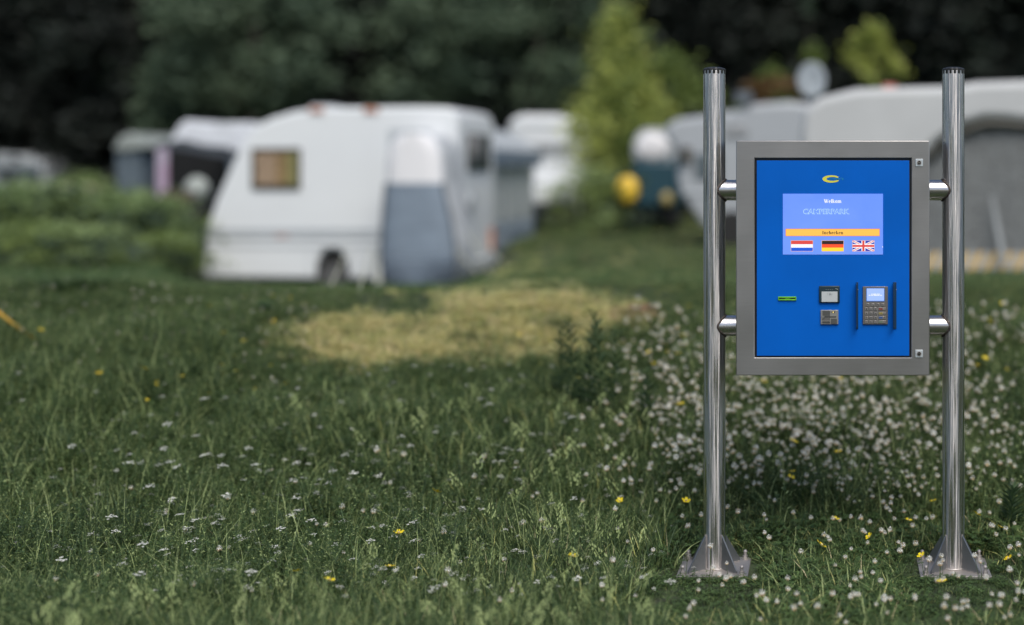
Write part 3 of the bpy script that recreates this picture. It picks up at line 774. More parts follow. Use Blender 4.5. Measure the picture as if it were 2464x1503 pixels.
def rect(nm, m, parent, u0, u1, v0, v1, Y):
    mb = MB(); mb.face([(kx(u0), Y, kz(v1)), (kx(u1), Y, kz(v1)), (kx(u1), Y, kz(v0)), (kx(u0), Y, kz(v0))]); return mb.build(nm, m, parent, smooth=0)
roman('Welkom', kx(1982.3), kx(2024.8), kz(487.8), kz(479), YS, WHT, screen, 'screen_lettering')
textmesh('CAMPERPARK', kx(1932.6), kx(2044.4), kz(514.9), kz(501.9), YS, LBL, screen, 'screen_lettering', .045)
textmesh('CAMPERPARK', kx(1933.9), kx(2043.1), kz(513.8), kz(503.0), YS-.0002, SCR, screen, 'screen_lettering', .006)
rect('button_outline', RED, screen, 1890.2, 2117, 549.9, 567.8, YS)
rect('button', ORG, screen, 1891, 2116.2, 550.7, 567.0, YS-.0003)
roman('Inchecken', kx(1978.3), kx(2029.4), kz(563.2), kz(555.2), YS-.0006, DRK, screen, 'screen_lettering')
V0, V1 = 578.2, 604.4
def fl(u0, u1):
    rect('flag_border', ORG, screen, u0, u1, V0, V1, YS)
    return u0+.7, u1-.7, V0+.7, V1-.7
for (u0, u1, cols) in ((1903, 1956.3, (RED, WHT, SBL)), (1977, 2030.3, (DRK, RD2, YEL))):
    a, b, c, d = fl(u0, u1)
    for k in range(3): rect('flag_stripe', cols[k], screen, a, b, c+(d-c)*k/3, c+(d-c)*(k+1)/3, YS-.0003)
a, b, c, d = fl(2050.8, 2104.2)
rect('flag_field', NAV, screen, a, b, c, d, YS-.0003)
def clip_band(p, q, wd, Y, m):
    """diagonal band from p to q clipped to the flag rectangle"""
    dx, dy = q[0]-p[0], q[1]-p[1]; L_ = math.hypot(dx, dy); n_ = (-dy/L_*wd/2, dx/L_*wd/2); e = (dx*.1, dy*.1)
    poly = [(p[0]-e[0]+n_[0], p[1]-e[1]+n_[1]), (q[0]+e[0]+n_[0], q[1]+e[1]+n_[1]), (q[0]+e[0]-n_[0], q[1]+e[1]-n_[1]), (p[0]-e[0]-n_[0], p[1]-e[1]-n_[1])]
    for (ax, lim, sg) in ((0, a, 1), (0, b, -1), (1, c, 1), (1, d, -1)):
        out = []
        for k in range(len(poly)):
            A, B = poly[k], poly[(k+1) % len(poly)]; ia, ib = sg*(A[ax]-lim) >= 0, sg*(B[ax]-lim) >= 0
            if ia: out.append(A)
            if ia != ib:
                t = (lim-A[ax])/(B[ax]-A[ax]); out.append((A[0]+t*(B[0]-A[0]), A[1]+t*(B[1]-A[1])))
        poly = out
    mb = MB(); mb.face([(kx(u), Y, kz(v)) for u, v in poly]); mb.build('flag_band', m, screen, smooth=0)
clip_band((a, c), (b, d), 5.2, YS-.0005, WHT); clip_band((a, d), (b, c), 5.2, YS-.00055, WHT)
clip_band((a, c), (b, d), 1.7, YS-.0007, RED); clip_band((a, d), (b, c), 1.7, YS-.00075, RED)
mu, mv = (a+b)/2, (c+d)/2
rect('flag_band', WHT, screen, mu-4.6, mu+4.6, c, d, YS-.0009); rect('flag_band', WHT, screen, a, b, mv-4.4, mv+4.4, YS-.00095)
rect('flag_band', RED, screen, mu-2.6, mu+2.6, c, d, YS-.0011); rect('flag_band', RED, screen, a, b, mv-2.5, mv+2.5, YS-.00115)
mb = MB(); mb.disc(kx(2123.8), kz(593.7), YS, .0011, .0028); mb.build('white_oval', WHT, screen, smooth=0)  # small glowing white oval at the right edge of the screen

# positions below were read off a 4.107x enlargement whose corner lies at (3050, 1090) of the photo
def ax_(z): return kx((z/4.1067+3050)/1.64286)
def az_(z): return kz((z/4.1067+1090)/1.64286)
# green card slot
GRN = mat('green_plastic', (.14, .48, .02), rough=.35, var=.05); BK = mat('black_plastic', (.012, .012, .014), rough=.4)
mb = MB(); X0, X1, Z0, Z1 = ax_(107), ax_(403), az_(396), az_(335); zc = (Z0+Z1)/2
ring(mb, X0, X1, Z0, Z1, X0+.003, X1-.003, zc-.0024, zc+.0024, YF-.006, YF); slot = mb.build('ticket_slot', GRN, kiosk, bevel=.001)
mb = MB(); mb.box(X0+.003, X1-.003, YF-.001, YF+.001, zc-.0024, zc+.0024); mb.build('slot_opening', BK, slot, smooth=0)
mb = MB(); xm = (X0+X1)/2
for s_ in (-1, 1):
    mb.prism([(xm-.012, zc+s_*.0023), (xm+.012, zc+s_*.0023), (xm+.006, zc+s_*.0010), (xm-.006, zc+s_*.0010)], YF-.0055, YF-.0015)
mb.build('slot_lip', GRN, slot, smooth=0)
# contactless reader
TEAL = mat('dark_teal_plastic', (.008, .03, .045), rough=.45, var=.05)
mb = MB(); mb.box(ax_(772), ax_(1108), YF-.010, YF, az_(432), az_(160)); rd = mb.build('contactless_reader', TEAL, kiosk, bevel=.003)
mb = MB(); mb.box(ax_(813), ax_(1071), YF-.0112, YF-.0102, az_(418), az_(251)); dsp = mb.build('tap_field', mat('grey_white_film', (.52, .55, .56), rough=.25, var=.03), rd, bevel=.0003)
INK = mat('dark_ink', (.02, .025, .03), rough=.5)
mb = MB(); cx, cz = ax_(945), az_(295)
for k, r in enumerate((.0016, .0028, .004)):
    for j in range(8):
        t, u = R(-50 + 100*j/8), R(-50+100*(j+1)/8)
        mb.face([(cx-.004+(r)*math.cos(q_), YF-.0116, cz+(r)*math.sin(q_)*1.1) if True else 0 for q_ in (t, u)] + [(cx-.004+(r+.0006)*math.cos(q_), YF-.0116, cz+(r+.0006)*math.sin(q_)*1.1) for q_ in (u, t)])
for k in range(24):
    if k % 2: continue
    t, u = R(k*15), R(k*15+13); rx, rz = .0105, .0062
    mb.face([(cx+rx*math.cos(t), YF-.0116, cz+rz*math.sin(t)), (cx+rx*math.cos(u), YF-.0116, cz+rz*math.sin(u)), (cx+(rx-.0005)*math.cos(u), YF-.0116, cz+(rz-.0005)*math.sin(u)), (cx+(rx-.0005)*math.cos(t), YF-.0116, cz+(rz-.0005)*math.sin(t))])
mb.face([(cx+.0015, YF-.0116, cz+.003), (cx+.003, YF-.0116, cz+.003), (cx+.0062, YF-.0116, cz-.003), (cx+.0052, YF-.0116, cz-.0035)])
mb.build('tap_symbol', INK, rd, smooth=0)
for zx in (888, 922, 958, 992):
    mb = MB(); mb.box(ax_(zx-8), ax_(zx+8), YF-.0108, YF-.0102, az_(222), az_(216)); mb.build('indicator_lamp', mat('lamp_grey', (.3, .33, .33), rough=.3), rd, smooth=0)
mb = MB(); mb.box(ax_(1034), ax_(1062), YF-.0108, YF-.0102, az_(208), az_(200)); mb.box(ax_(1060), ax_(1078), YF-.0110, YF-.0104, az_(220), az_(206)); mb.build('maker_mark', mat('lamp_grey', (.3, .33, .33)), rd, smooth=0)
# chip card reader
CG = mat('card_reader_metal', (.36, .35, .33), rough=.4, metal=.6, var=.06); DG = mat('card_reader_dark', (.10, .10, .095), rough=.5, metal=.3)
mb = MB(); mb.box(ax_(798), ax_(1085), YF-.008, YF, az_(782), az_(552)); cr_ = mb.build('card_reader', CG, kiosk, bevel=.001)
mb = MB(); mb.box(ax_(826), ax_(950), YF-.0088, YF-.0082, az_(648), az_(563)); mb.build('upper_recess', DG, cr_, bevel=.0003)
mb = MB(); mb.box(ax_(826), ax_(950), YF-.0088, YF-.0082, az_(770), az_(674)); mb.build('lower_recess', mat('recess_grey', (.14, .135, .13), rough=.5, metal=.3), cr_, bevel=.0003)
mb = MB(); mb.box(ax_(826), ax_(950), YF-.0125, YF-.0082, az_(735), az_(728)); mb.build('recess_ledge', CG, cr_, smooth=0)
mb = MB(); mb.box(ax_(963), ax_(1062), YF-.0090, YF-.0082, az_(775), az_(690)); mb.build('reader_door', DG, cr_, bevel=.0003)
mb = MB(); mb.box(ax_(850), ax_(1050), YF-.0094, YF-.0084, az_(668), az_(655)); mb.build('card_slit', BK, cr_, smooth=0)
mb = MB(); mb.prism([(ax_(820), az_(640)), (ax_(862), az_(656)), (ax_(820), az_(664))], YF-.012, YF-.0082); mb.prism([(ax_(820), az_(672)), (ax_(862), az_(674)), (ax_(820), az_(690))], YF-.012, YF-.0082); mb.build('card_guide', CG, cr_, smooth=0)
mb = MB(); mb.box(ax_(976), ax_(1026), YF-.0086, YF-.0082, az_(598), az_(574)); mb.build('lamp_window', BK, cr_, smooth=0)
mb = MB(); mb.tube([(ax_(1001), YF-.0088, az_(586)), (ax_(1001), YF-.0094, az_(586))], .0022, 12); mb.build('lamp', glow('amber_lamp', (1, .75, .25), 1.6), cr_)
# side shields
for (c0, c1) in ((1373, 1407), (1972, 2028)):
    mb = MB(); xa, xb = ax_(c0), ax_(c1); t_ = .004
    poly = [(az_(862), YF), (az_(862), YF-.022), (az_(835), YF-.036), (az_(130), YF-.036), (az_(102), YF-.022), (az_(102), YF)]
    mb.prism([(p[1], p[0]) for p in poly], xa, xa+t_, 'x'); mb.box(xa+t_, xb, YF-.003, YF, az_(862), az_(102))
    sh = mb.build('privacy_shield', mat('shield_blue', (.004, .03, .075), rough=.4, var=.05), kiosk, bevel=.0008)
    mb = MB(); mb.sphere((xb-.001, YF-.0035, az_(222)), .0016, .0012, .0018, 10, 6); mb.build('screw', CG, sh)
# PIN pad
PADM = mat('pin_pad_metal', (.23, .215, .205), rough=.42, metal=.7, var=.05); KEY = mat('key_metal', (.34, .32, .31), rough=.4, metal=.75, var=.05)
mb = MB(); mb.box(ax_(1482), ax_(1888), YF-.007, YF, az_(784), az_(170)); pad = mb.build('pin_pad', PADM, kiosk, bevel=.001)
mb = MB(); mb.box(ax_(1538), ax_(1833), YF-.0078, YF-.0072, az_(410), az_(195)); mb.build('pad_display_frame', glow('display_edge', (.03, .16, .62), 1), pad, smooth=0)
mb = MB(); mb.box(ax_(1546), ax_(1826), YF-.0082, YF-.0079, az_(402), az_(202)); disp = mb.build('pad_display', glow('display_blue', (.30, .50, 1.0), 1.1, (.40, .56, 1.0)), pad, smooth=0)
mb = MB(); random.seed(4)
for (za, zb, zy) in ((1618, 1750, 293), (1580, 1785, 312)):
    z_ = za
    while z_ < zb: wdt = random.uniform(6, 11); mb.box(ax_(z_), ax_(z_+wdt), YF-.0085, YF-.0083, az_(zy+7), az_(zy-7)); z_ += wdt+2.5+(10 if random.random() < .12 else 0)
mb.build('display_lettering', WHT, pad, smooth=0)
def key(c0, c1, r0, r1, txt=None, tint=None):
    mb = MB(); mb.box(ax_(c0), ax_(c1), YF-.0095, YF-.0072, az_(r1), az_(r0)); k = mb.build('key', KEY, pad, bevel=.0006)
    if txt: textmesh(txt, ax_((c0+c1)/2-8*len(txt)), ax_((c0+c1)/2+8*len(txt)), az_((r0+r1)/2+12), az_((r0+r1)/2-12), YF-.0098, INK, pad, 'key_lettering', .01)
    return k
for i_, c in enumerate((1562, 1644, 1725, 1806)): key(c-25, c+25, 444, 490, 'F%d' % (i_+1))
for r_, row in enumerate((('1', '2', '3'), ('4', '5', '6'), ('7', '8', '9'), ('-', '0', '.'))):
    yc_ = (533, 604, 673, 743)[r_]
    for c_, ch in enumerate(row):
        cc = (1541, 1613, 1684)[c_]; key(cc-25, cc+25, yc_-22, yc_+22)
        if ch in '-.': textmesh(ch, ax_(cc-8), ax_(cc+8), az_(yc_+3), az_(yc_-3), YF-.0098, INK, pad, 'key_lettering', .01)
        else: textmesh(ch, ax_(cc-8), ax_(cc+8), az_(yc_+13), az_(yc_-13), YF-.0098, INK, pad, 'key_lettering', .02)
for r_, (tc_, tx) in enumerate((((.30, .05, .04), 'STOP'), ((.42, .33, .08), 'CORR'), ((.05, .14, .42), 'INFO'), ((.20, .26, .18), 'OK'))):
    yc_ = (533, 604, 673, 743)[r_]; key(1732, 1852, yc_-22, yc_+22)
    mb = MB(); mb.box(ax_(1742), ax_(1802), YF-.0098, YF-.0096, az_(yc_+15), az_(yc_-15)); mb.build('key_label', mat('key_tint_%s' % tx.lower(), tc_, rough=.5), pad, smooth=0)
    textmesh(tx, ax_(1748), ax_(1796), az_(yc_+8), az_(yc_-8), YF-.0100, INK, pad, 'key_lettering', .01)
textmesh('?', ax_(1822), ax_(1838), az_(673+13), az_(673-13), YF-.0098, INK, pad, 'key_lettering', .02)
mb = MB(); mb.box(ax_(1717), ax_(1723), YF-.010, YF-.0072, az_(768), az_(514)); mb.build('divider', mat('bright_metal', (.7, .68, .66), rough=.3, metal=.8), pad, smooth=0)

# ------------------------------------------------------------------ the white caravan
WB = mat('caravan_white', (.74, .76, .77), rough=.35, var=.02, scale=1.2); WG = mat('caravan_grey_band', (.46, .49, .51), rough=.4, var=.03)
RUB = mat('tyre_rubber', (.02, .02, .02), rough=.85); GLS = mat('dark_glass', (.03, .03, .025), rough=.08, spec=.8)
TRIM = mat('aluminium_trim', (.55, .57, .58), rough=.35, metal=.6)
D = 20.0
car = thing('caravan', P(800, 690, D), 'large white touring caravan seen side-on with sloping nose and grey porch tent', 'caravan')
def pl(lst, d): return [(PXX(u, d), PZ(v, d)) for u, v in lst]
arch = [(762, 672), (764, 630), (775, 606), (800, 598), (822, 606), (834, 630), (836, 672)]
prof = [(486, 668), (489, 615), (500, 540), (520, 480), (560, 390), (590, 330), (612, 303), (650, 284), (700, 269), (760, 259), (1000, 256), (1075, 258), (1094, 266), (1102, 290), (1104, 672)] + arch[::-1]
mb = MB(); mb.prism(pl(prof, D), D, D+2.15); body = mb.build('body', WB, car, bevel=.05, smooth=50)
mb = MB(); mb.box(PXX(764, D), PXX(834, D), D+.12, D+.30, PZ(672, D), PZ(600, D)); mb.build('wheel_well', mat('well_black', (.01, .01, .01), rough=.9), car)
mb = MB(); wc = (PXX(800, D), D+.02, PZ(664, D)); mb.tube([wc, (wc[0], wc[1]+.19, wc[2])], .29, 32); wh = mb.build('wheel', RUB, car)
mb = MB(); mb.tube([(wc[0], wc[1]-.006, wc[2]), (wc[0], wc[1]+.02, wc[2])], .17, 24); mb.build('rim', mat('rim_grey', (.10, .10, .10), rough=.5), wh)
for (v0, v1, m_) in ((549, 561, WG), (568, 573, TRIM), (590, 594, WG)):
    mb = MB(); e0 = 498 if v0 < 560 else 492; mb.box(PXX(e0, D), PXX(1103, D), D-.014, D, PZ(v1, D), PZ(v0, D)); mb.build('side_band', m_, car, bevel=.004)
mb = MB(); mb.box(PXX(740, D), PXX(742, D), D-.006, D, PZ(665, D), PZ(600, D)); mb.box(PXX(860, D), PXX(862, D), D-.006, D, PZ(665, D), PZ(600, D)); mb.build('skirt_seam', WG, car)
def window(parent, u0, u1, v0, v1, d, cols, fr=RUB):
    X0, X1, Z0, Z1 = PXX(u0, d), PXX(u1, d), PZ(v1, d), PZ(v0, d); t = .045
    mb = MB(); ring(mb, X0, X1, Z0, Z1, X0+t, X1-t, Z0+t, Z1-t, d-.03, d+.0); wn = mb.build('window', fr, parent, bevel=.01)
    mb = MB(); mb.box(X0+t, X1-t, d-.012, d+.0, Z0+t, Z1-t); mb.build('pane', GLS, wn)
    n = len(cols); w_ = (X1-X0-2*t)/n
    for k, c in enumerate(cols):
        mb = MB()
        for j in range(5):
            xa = X0+t+w_*(k+j/5)+.004; mb.box(xa, xa+w_/5-.008, d-.020+.003*(j % 2), d-.0125, Z0+t+.02, Z1-t-.02)
        mb.build('curtain', c, wn)
    return wn
CB = mat('curtain_tan', (.42, .30, .20), rough=.8); CO = mat('curtain_olive', (.28, .26, .10), rough=.8); CR2 = mat('curtain_rust', (.33, .22, .10), rough=.8)
window(car, 606, 724, 356, 456, D, [CB, CB, CR2, CO])
AMB = mat('orange_lens', (.62, .30, .20), rough=.3); 
for u in (763, 893):
    mb = MB(); c = P(u, 262, D); mb.box(c.x-.10, c.x+.10, D-.03, D, c.z-.05, c.z+.02); mb.build('marker_lamp', AMB, car, bevel=.01)
mb = MB(); mb.box(PXX(664, D), PXX(694, D), D-.02, D-.001, PZ(571, D), PZ(564, D)); mb.build('side_reflector', mat('pink_reflector', (.62, .42, .38), rough=.4), car, bevel=.005)
mb = MB(); mb.box(PXX(700, D), PXX(760, D), D+.7, D+1.2, PZ(270, D), PZ(247, D)); mb.build('roof_vent', WG, car, bevel=.03)
XR = PXX(1104, D)
mb = MB(); ring_pts = None
mb.box(XR, XR+.03, D+.45, D+1.75, PZ(410, D), PZ(318, D)); wn = mb.build('rear_window', GLS, car, bevel=.02)
mb = MB(); mb.box(XR, XR+.04, D+.15, D+.33, PZ(620, D), PZ(560, D)); mb.box(XR, XR+.04, D+1.8, D+1.98, PZ(620, D), PZ(560, D)); mb.build('tail_lamp', AMB, car)
mb = MB(); mb.box(XR, XR+.08, D+.1, D+2.05, PZ(662, D), PZ(632, D)); mb.build('bumper', WG, car, bevel=.02)
mb = MB(); mb.tube([(XR+.01, D+.6, PZ(490, D)), (XR+.05, D+.6, PZ(490, D))], .14, 24); mb.build('round_vent', WG, car)
mb = MB(); mb.tube([P(500, 650, D)+Vector((0, 1.05, 0)), P(430, 655, D)+Vector((0, 1.05, 0))], .04, 8); mb.tube([P(432, 655, D)+Vector((0, 1.05, 0)), P(432, 690, D)+Vector((0, 1.05, 0))], .03, 8); mb.build('drawbar', TRIM, car)
mb = MB(); mb.box(PXX(935, D), PXX(1040, D), D-.012, D, PZ(640, D), PZ(310, D)); mb.build('door', WG, car, bevel=.01)

# porch tent on the caravan side
DP = 19.0
porch = thing('porch_tent', P(1003, 700, DP), 'grey porch tent with white dome top pitched against the white caravan', 'tent')
TG = mat('tent_grey', (.21, .26, .32), rough=.7, var=.08, scale=2, bump=.5, bscale=5, stretch=(1, 1, 5)); TW = mat('tent_white', (.80, .79, .80), rough=.6, var=.02); TS = mat('tent_side_grey', (.48, .50, .52), rough=.7)
DKB = mat('dark_piping', (.06, .07, .085), rough=.7)
lev = [(700, 948, 1062), (692, 930, 1076), (670, 918, 1088), (640, 913, 1093), (600, 912, 1092), (540, 915, 1084), (480, 920, 1070), (440, 924, 1062)]
topl = [(440, 924, 1062), (400, 925, 1060), (370, 928, 1056), (345, 936, 1048), (328, 950, 1034), (320, 970, 1012)]
def loft(levels, dep=1.0, wrinkle=0.0, nseg=16):
    mb = MB(); rows = []
    for (v, u0, u1) in levels:
        row = len(mb.v); rows.append(row); z = PZ(v, DP); X0, X1 = PXX(u0, DP), PXX(u1, DP)
        for k in range(nseg+1):
            t = k/nseg; x = X0 + (X1-X0)*t; wv = wrinkle*max(0, (v-590)/110)*math.sin(v*.55 + 6*abs(t-.5)**1.5*4)*(.3+1.4*abs(t-.5))
            mb.v.append((x, DP + .10*abs(2*t-1)**4 - wv, z))
        mb.v += [(X1+.02, D-.02, z)]; mb.v.insert(row, (X0-.02, D-.02, z))
    n_ = nseg+3
    for a_ in range(len(rows)-1):
        for k in range(n_-1):
            mb.f.append([rows[a_]+k, rows[a_]+k+1, rows[a_+1]+k+1, rows[a_+1]+k]); mb.m.append(1 if k in (0, n_-2) else 0)
    return mb, rows, n_
fine = []
for v in np.arange(700, 588, -2.5): fine.append((float(v), float(np.interp(v, [588, 640, 670, 692, 700], [912.5, 913, 918, 930, 948])), float(np.interp(v, [588, 640, 670, 692, 700], [1091.5, 1093, 1088, 1076, 1062]))))
mb, rows, n_ = loft(fine + [(540, 915, 1084), (480, 920, 1070), (440, 924, 1062)], wrinkle=.10); mb.build('front_wall', [TG, TS], porch, smooth=60)
mb, rows, n_ = loft(topl); mb.f.append([rows[-1]+k for k in range(n_)]); mb.m.append(0); mb.build('dome_top', [TW, TS], porch, smooth=60)
for si in (1, 2):
    mb = MB(); mb.tube([Vector((PXX(l[si], DP), DP+.08, PZ(l[0], DP))) for l in lev], .018, 6); mb.build('piping', DKB, porch)
mb = MB(); mb.tube([Vector((PXX(u, DP), DP+.02, PZ(702 - 0*u, DP))) for u in (948, 980, 1020, 1062)], .018, 6); mb.build('piping', DKB, porch)
mb = MB(); mb.face([P(902, 705, DP-.1), P(925, 705, DP-.15), P(914, 660, DP), P(911, 600, DP+.2)]); mb.face([P(902, 705, DP-.1), P(911, 600, DP+.2), P(905, 600, DP+.6), P(896, 690, DP+.6)]); mb.build('side_flap', mat('flap_cream', (.55, .55, .48), rough=.8), porch)
ROPE = mat('guy_rope', (.50, .50, .38), rough=.8)
random.seed(8)
ropes = [((838, 598), 768, 742, 'long pale guy rope from the caravan down to the grass left of the porch tent'), ((897, 596), 860, 708, 'short pale guy rope beside the left edge of the porch tent'), ((1098, 602), 1166, 672, 'lower guy rope on the right of the porch tent'), ((1125, 558), 1186, 668, 'steep guy rope right of the porch tent ending nearest the dry grass'), ((1160, 575), 1216, 640, 'rightmost guy rope behind the porch tent')]
for (a_, u, v, lab) in ropes:
    A = P(a_[0], a_[1], 18.95 if u < 1200 else 21.5)
    q = ground_at(u, v); B = Vector((q[0], q[1], gz(*q))) if (q and (u < 900 or q[1] < 14 or True)) else P(u, v, 17)
    B.z = max(B.z, gz(B.x, B.y)-.02)
    mb = MB(); mb.tube([A, A.lerp(B, .5)-Vector((0, 0, .01)), B], .008, 6); mb.build('guy_rope', ROPE, None, label=lab, category='rope')

# awning behind the caravan, its long side running away from the camera
X0, X1 = -7.1, PXX(1163, 22.3); Ya, Yb = 22.4, 26.0; zb = .22
aw = thing('awning_tent', (X1, Ya, zb), 'blue-grey awning tent with pale window panels behind the white caravan', 'tent')
TB = mat('awning_blue', (.20, .25, .30), rough=.7, var=.08); TL = mat('awning_light', (.52, .57, .61), rough=.7, var=.05); WP = mat('window_foil', (.62, .64, .62), rough=.35, var=.08)
mb = MB(); mb.box(X0, X1, Ya, Yb, zb-.3, 1.72); mb.build('wall', TL, aw)
mb = MB(); mb.prism([(X0-.1, 1.72), (X1+.12, 1.72), (X1+.12, 1.86), (X1-.2, 2.16), (X1-.8, 2.32), (X0, 2.36)], Ya-.1, Yb+.1); mb.build('roof', mat('awning_roof', (.45, .48, .50), rough=.6), aw, bevel=.03)
mb = MB(); mb.box(X1+.12, X1+.15, Ya-.1, Yb+.1, 1.62, 1.88); mb.build('valance', TB, aw)
for k in range(3):
    y0_ = Ya+.22+k*1.15; mb = MB(); mb.box(X1, X1+.02, y0_, y0_+.9, .72, 1.58); mb.build('window_panel', WP, aw)
    mb = MB(); mb.box(X1, X1+.03, y0_+.92, y0_+1.02, .3, 1.62); mb.build('frame_band', TB, aw)
mb = MB(); mb.box(X1, X1+.025, Ya, Yb, zb-.3, .58); lp = mb.build('mud_panel', TB, aw)
for k in range(7):
    y0_ = Ya+.25+k*.2; mb = MB(); mb.box(X1+.025, X1+.03, y0_, y0_+.1, .34, .46); mb.build('vent', TL, lp)

# ------------------------------------------------------------------ vehicles behind
def simple_window(parent, u0, u1, v0, v1, d, m=GLS, y=.03, name='window'):
    mb = MB(); mb.box(PXX(u0, d), PXX(u1, d), d-y, d, PZ(v1, d), PZ(v0, d)); return mb.build(name, m, parent, bevel=.02)
D = 32.0
c2 = thing('caravan', P(1310, 520, D), 'white caravan end with grey window band behind the awning tent and small car', 'caravan')
mb = MB(); mb.prism(pl([(1222, 525), (1222, 300), (1232, 282), (1260, 275), (1350, 276), (1378, 284), (1390, 310), (1398, 440), (1396, 525)], D), D, D+4.5); mb.build('body', WB, c2, bevel=.12)
simple_window(c2, 1245, 1385, 343, 368, D, WG)
for k in range(3): simple_window(c2, 1250+k*45, 1250+k*45+40, 345, 366, D-.03, mat('grey_glass', (.30, .31, .32), rough=.2))
simple_window(c2, 1228, 1394, 300, 306, D, WG, .02, 'roof_trim'); simple_window(c2, 1224, 1398, 430, 436, D, WG, .02, 'side_band')
D = 27.0
c3 = thing('parked_car', P(1310, 545, D), 'small white car with dark grille parked behind the awning tent', 'car')
mb = MB(); mb.prism([(D+.0, PZ(520, D)), (D, PZ(470, D)), (D+.15, PZ(452, D)), (D+1.0, PZ(438, D)), (D+1.6, PZ(395, D)), (D+3.4, PZ(392, D)), (D+3.9, PZ(440, D)), (D+4, PZ(520, D))], PXX(1222, D), PXX(1392, D), 'x'); mb.build('body', WB, c3, bevel=.1)
DKP = mat('dark_bumper', (.03, .034, .04), rough=.5)
mb = MB(); mb.box(PXX(1225, D), PXX(1388, D), D-.06, D+.1, PZ(540, D), PZ(488, D)); mb.build('bumper', DKP, c3, bevel=.05)
for u in (1237, 1350):
    mb = MB(); mb.box(PXX(u, D), PXX(u+32, D), D-.03, D+.05, PZ(486, D), PZ(468, D)); mb.build('headlight', mat('lamp_glass', (.35, .38, .42), rough=.15), c3, bevel=.03)
for u in (1240, 1372):
    mb = MB(); c = P(u, 530, D); mb.tube([(c.x-.1, D+.6, c.z), (c.x+.1, D+.6, c.z)], .3, 20); mb.build('wheel', RUB, c3)
mb = MB(); mb.face([(PXX(1235, D), D+1.02, PZ(437, D)), (PXX(1380, D), D+1.02, PZ(437, D)), (PXX(1370, D), D+1.56, PZ(398, D)), (PXX(1245, D), D+1.56, PZ(398, D))]); o = mb.build('windscreen', mat('grey_glass', (.30, .31, .32), rough=.2), c3); o.modifiers.new('s', 'SOLIDIFY').thickness = .03

D = 27.0
tv = thing('utility_truck', P(1565, 540, D), 'small dark teal truck with pale round windscreen and two yellow lamps under the tree', 'truck')
TE = mat('teal_paint', (.015, .055, .075), rough=.4)
mb = MB(); mb.box(PXX(1522, D), PXX(1628, D), D, D+2.2, PZ(500, D), PZ(385, D)); mb.build('body', TE, tv, bevel=.08)
mb = MB(); mb.box(PXX(1528, D), PXX(1622, D), D+.3, D+1.8, PZ(530, D), PZ(500, D)); mb.build('chassis', DKP, tv)
mb = MB(); mb.prism(pl([(1522, 386), (1520, 350), (1530, 322), (1550, 308), (1590, 308), (1612, 322), (1622, 350), (1622, 386)], D), D+.05, D+1.6); mb.build('cab', mat('cab_grey', (.40, .42, .43), rough=.5), tv, bevel=.05)
mb = MB(); c = P(1568, 352, D); mb.sphere((c.x, D+.04, c.z), .31, .08, .27, 20, 10); mb.build('windscreen', mat('cover_white', (.78, .76, .76), rough=.5), tv)
YL = mat('yellow_lamp', (.85, .55, .05), rough=.4)
for (u, v, r) in ((1512, 456, .215), (1606, 478, .11)):
    mb = MB(); c = P(u, v, D); mb.sphere((c.x, D-.12, c.z), r, .12, r*1.25, 18, 10); mb.build('headlight', YL if r > .2 else mat('dull_yellow_lamp', (.42, .33, .12), rough=.5), tv)
for u in (1532, 1612):
    mb = MB(); c = P(u, 518, D); mb.tube([(c.x-.09, D+.4, c.z), (c.x+.09, D+.4, c.z)], .26, 20); mb.build('wheel', RUB, tv)

D = 22.0
mh = thing('motorhome', P(1700, 560, D), 'white motorhome with rounded overcab partly hidden behind the left kiosk post', 'motorhome')
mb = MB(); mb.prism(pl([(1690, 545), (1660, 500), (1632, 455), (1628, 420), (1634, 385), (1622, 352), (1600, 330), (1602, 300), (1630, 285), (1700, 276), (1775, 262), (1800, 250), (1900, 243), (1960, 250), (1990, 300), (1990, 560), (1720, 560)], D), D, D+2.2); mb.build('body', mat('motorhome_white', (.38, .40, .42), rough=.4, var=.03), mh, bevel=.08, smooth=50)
simple_window(mh, 1640, 1664, 352, 392, D, GLS, .1, 'mirror')
simple_window(mh, 1740, 1800, 300, 330, D, mat('grey_glass', (.30, .31, .32), rough=.2)); simple_window(mh, 1672, 1735, 370, 430, D, mat('blue_glass', (.10, .13, .15), rough=.15))
simple_window(mh, 1640, 1985, 460, 468, D, WG, .02, 'side_band')
mb = MB(); c = P(1760, 548, D); mb.tube([(c.x, D-.01, c.z), (c.x, D+.2, c.z)], .27, 24); mb.build('wheel', RUB, mh)
mb = MB(); c = P(1790, 255, D); mb.tube([c, c+Vector((0, 0, .22))], .03, 8); mb.box(c.x-.13, c.x+.13, D-.08, D+.1, c.z+.05, c.z+.22); mb.build('roof_fan', mat('fan_grey', (.12, .14, .16), rough=.5), mh, bevel=.03)

# large caravan and awning on the right
D = 15.0
rt = thing('large_awning', P(2300, 640, D), 'large white roofed awning with curl patterned grey wall and yellow striped skirt', 'awning')
CUR = bpy.data.materials.new('curl_print'); CUR.use_nodes = True
n = CUR.node_tree.nodes; l = CUR.node_tree.links; b = n['Principled BSDF']; b.inputs['Roughness'].default_value = .75
tc = n.new('ShaderNodeTexCoord'); vo = n.new('ShaderNodeTexVoronoi'); vo.inputs['Scale'].default_value = 4.2; vo.voronoi_dimensions = '2D'
sx = n.new('ShaderNodeSeparateXYZ'); l.new(tc.outputs['Object'], sx.inputs[0]); cb = n.new('ShaderNodeCombineXYZ'); l.new(sx.outputs[0], cb.inputs[0]); l.new(sx.outputs[2], cb.inputs[1])
nz = n.new('ShaderNodeTexNoise'); nz.inputs['Scale'].default_value = 7; l.new(cb.outputs[0], nz.inputs['Vector'])
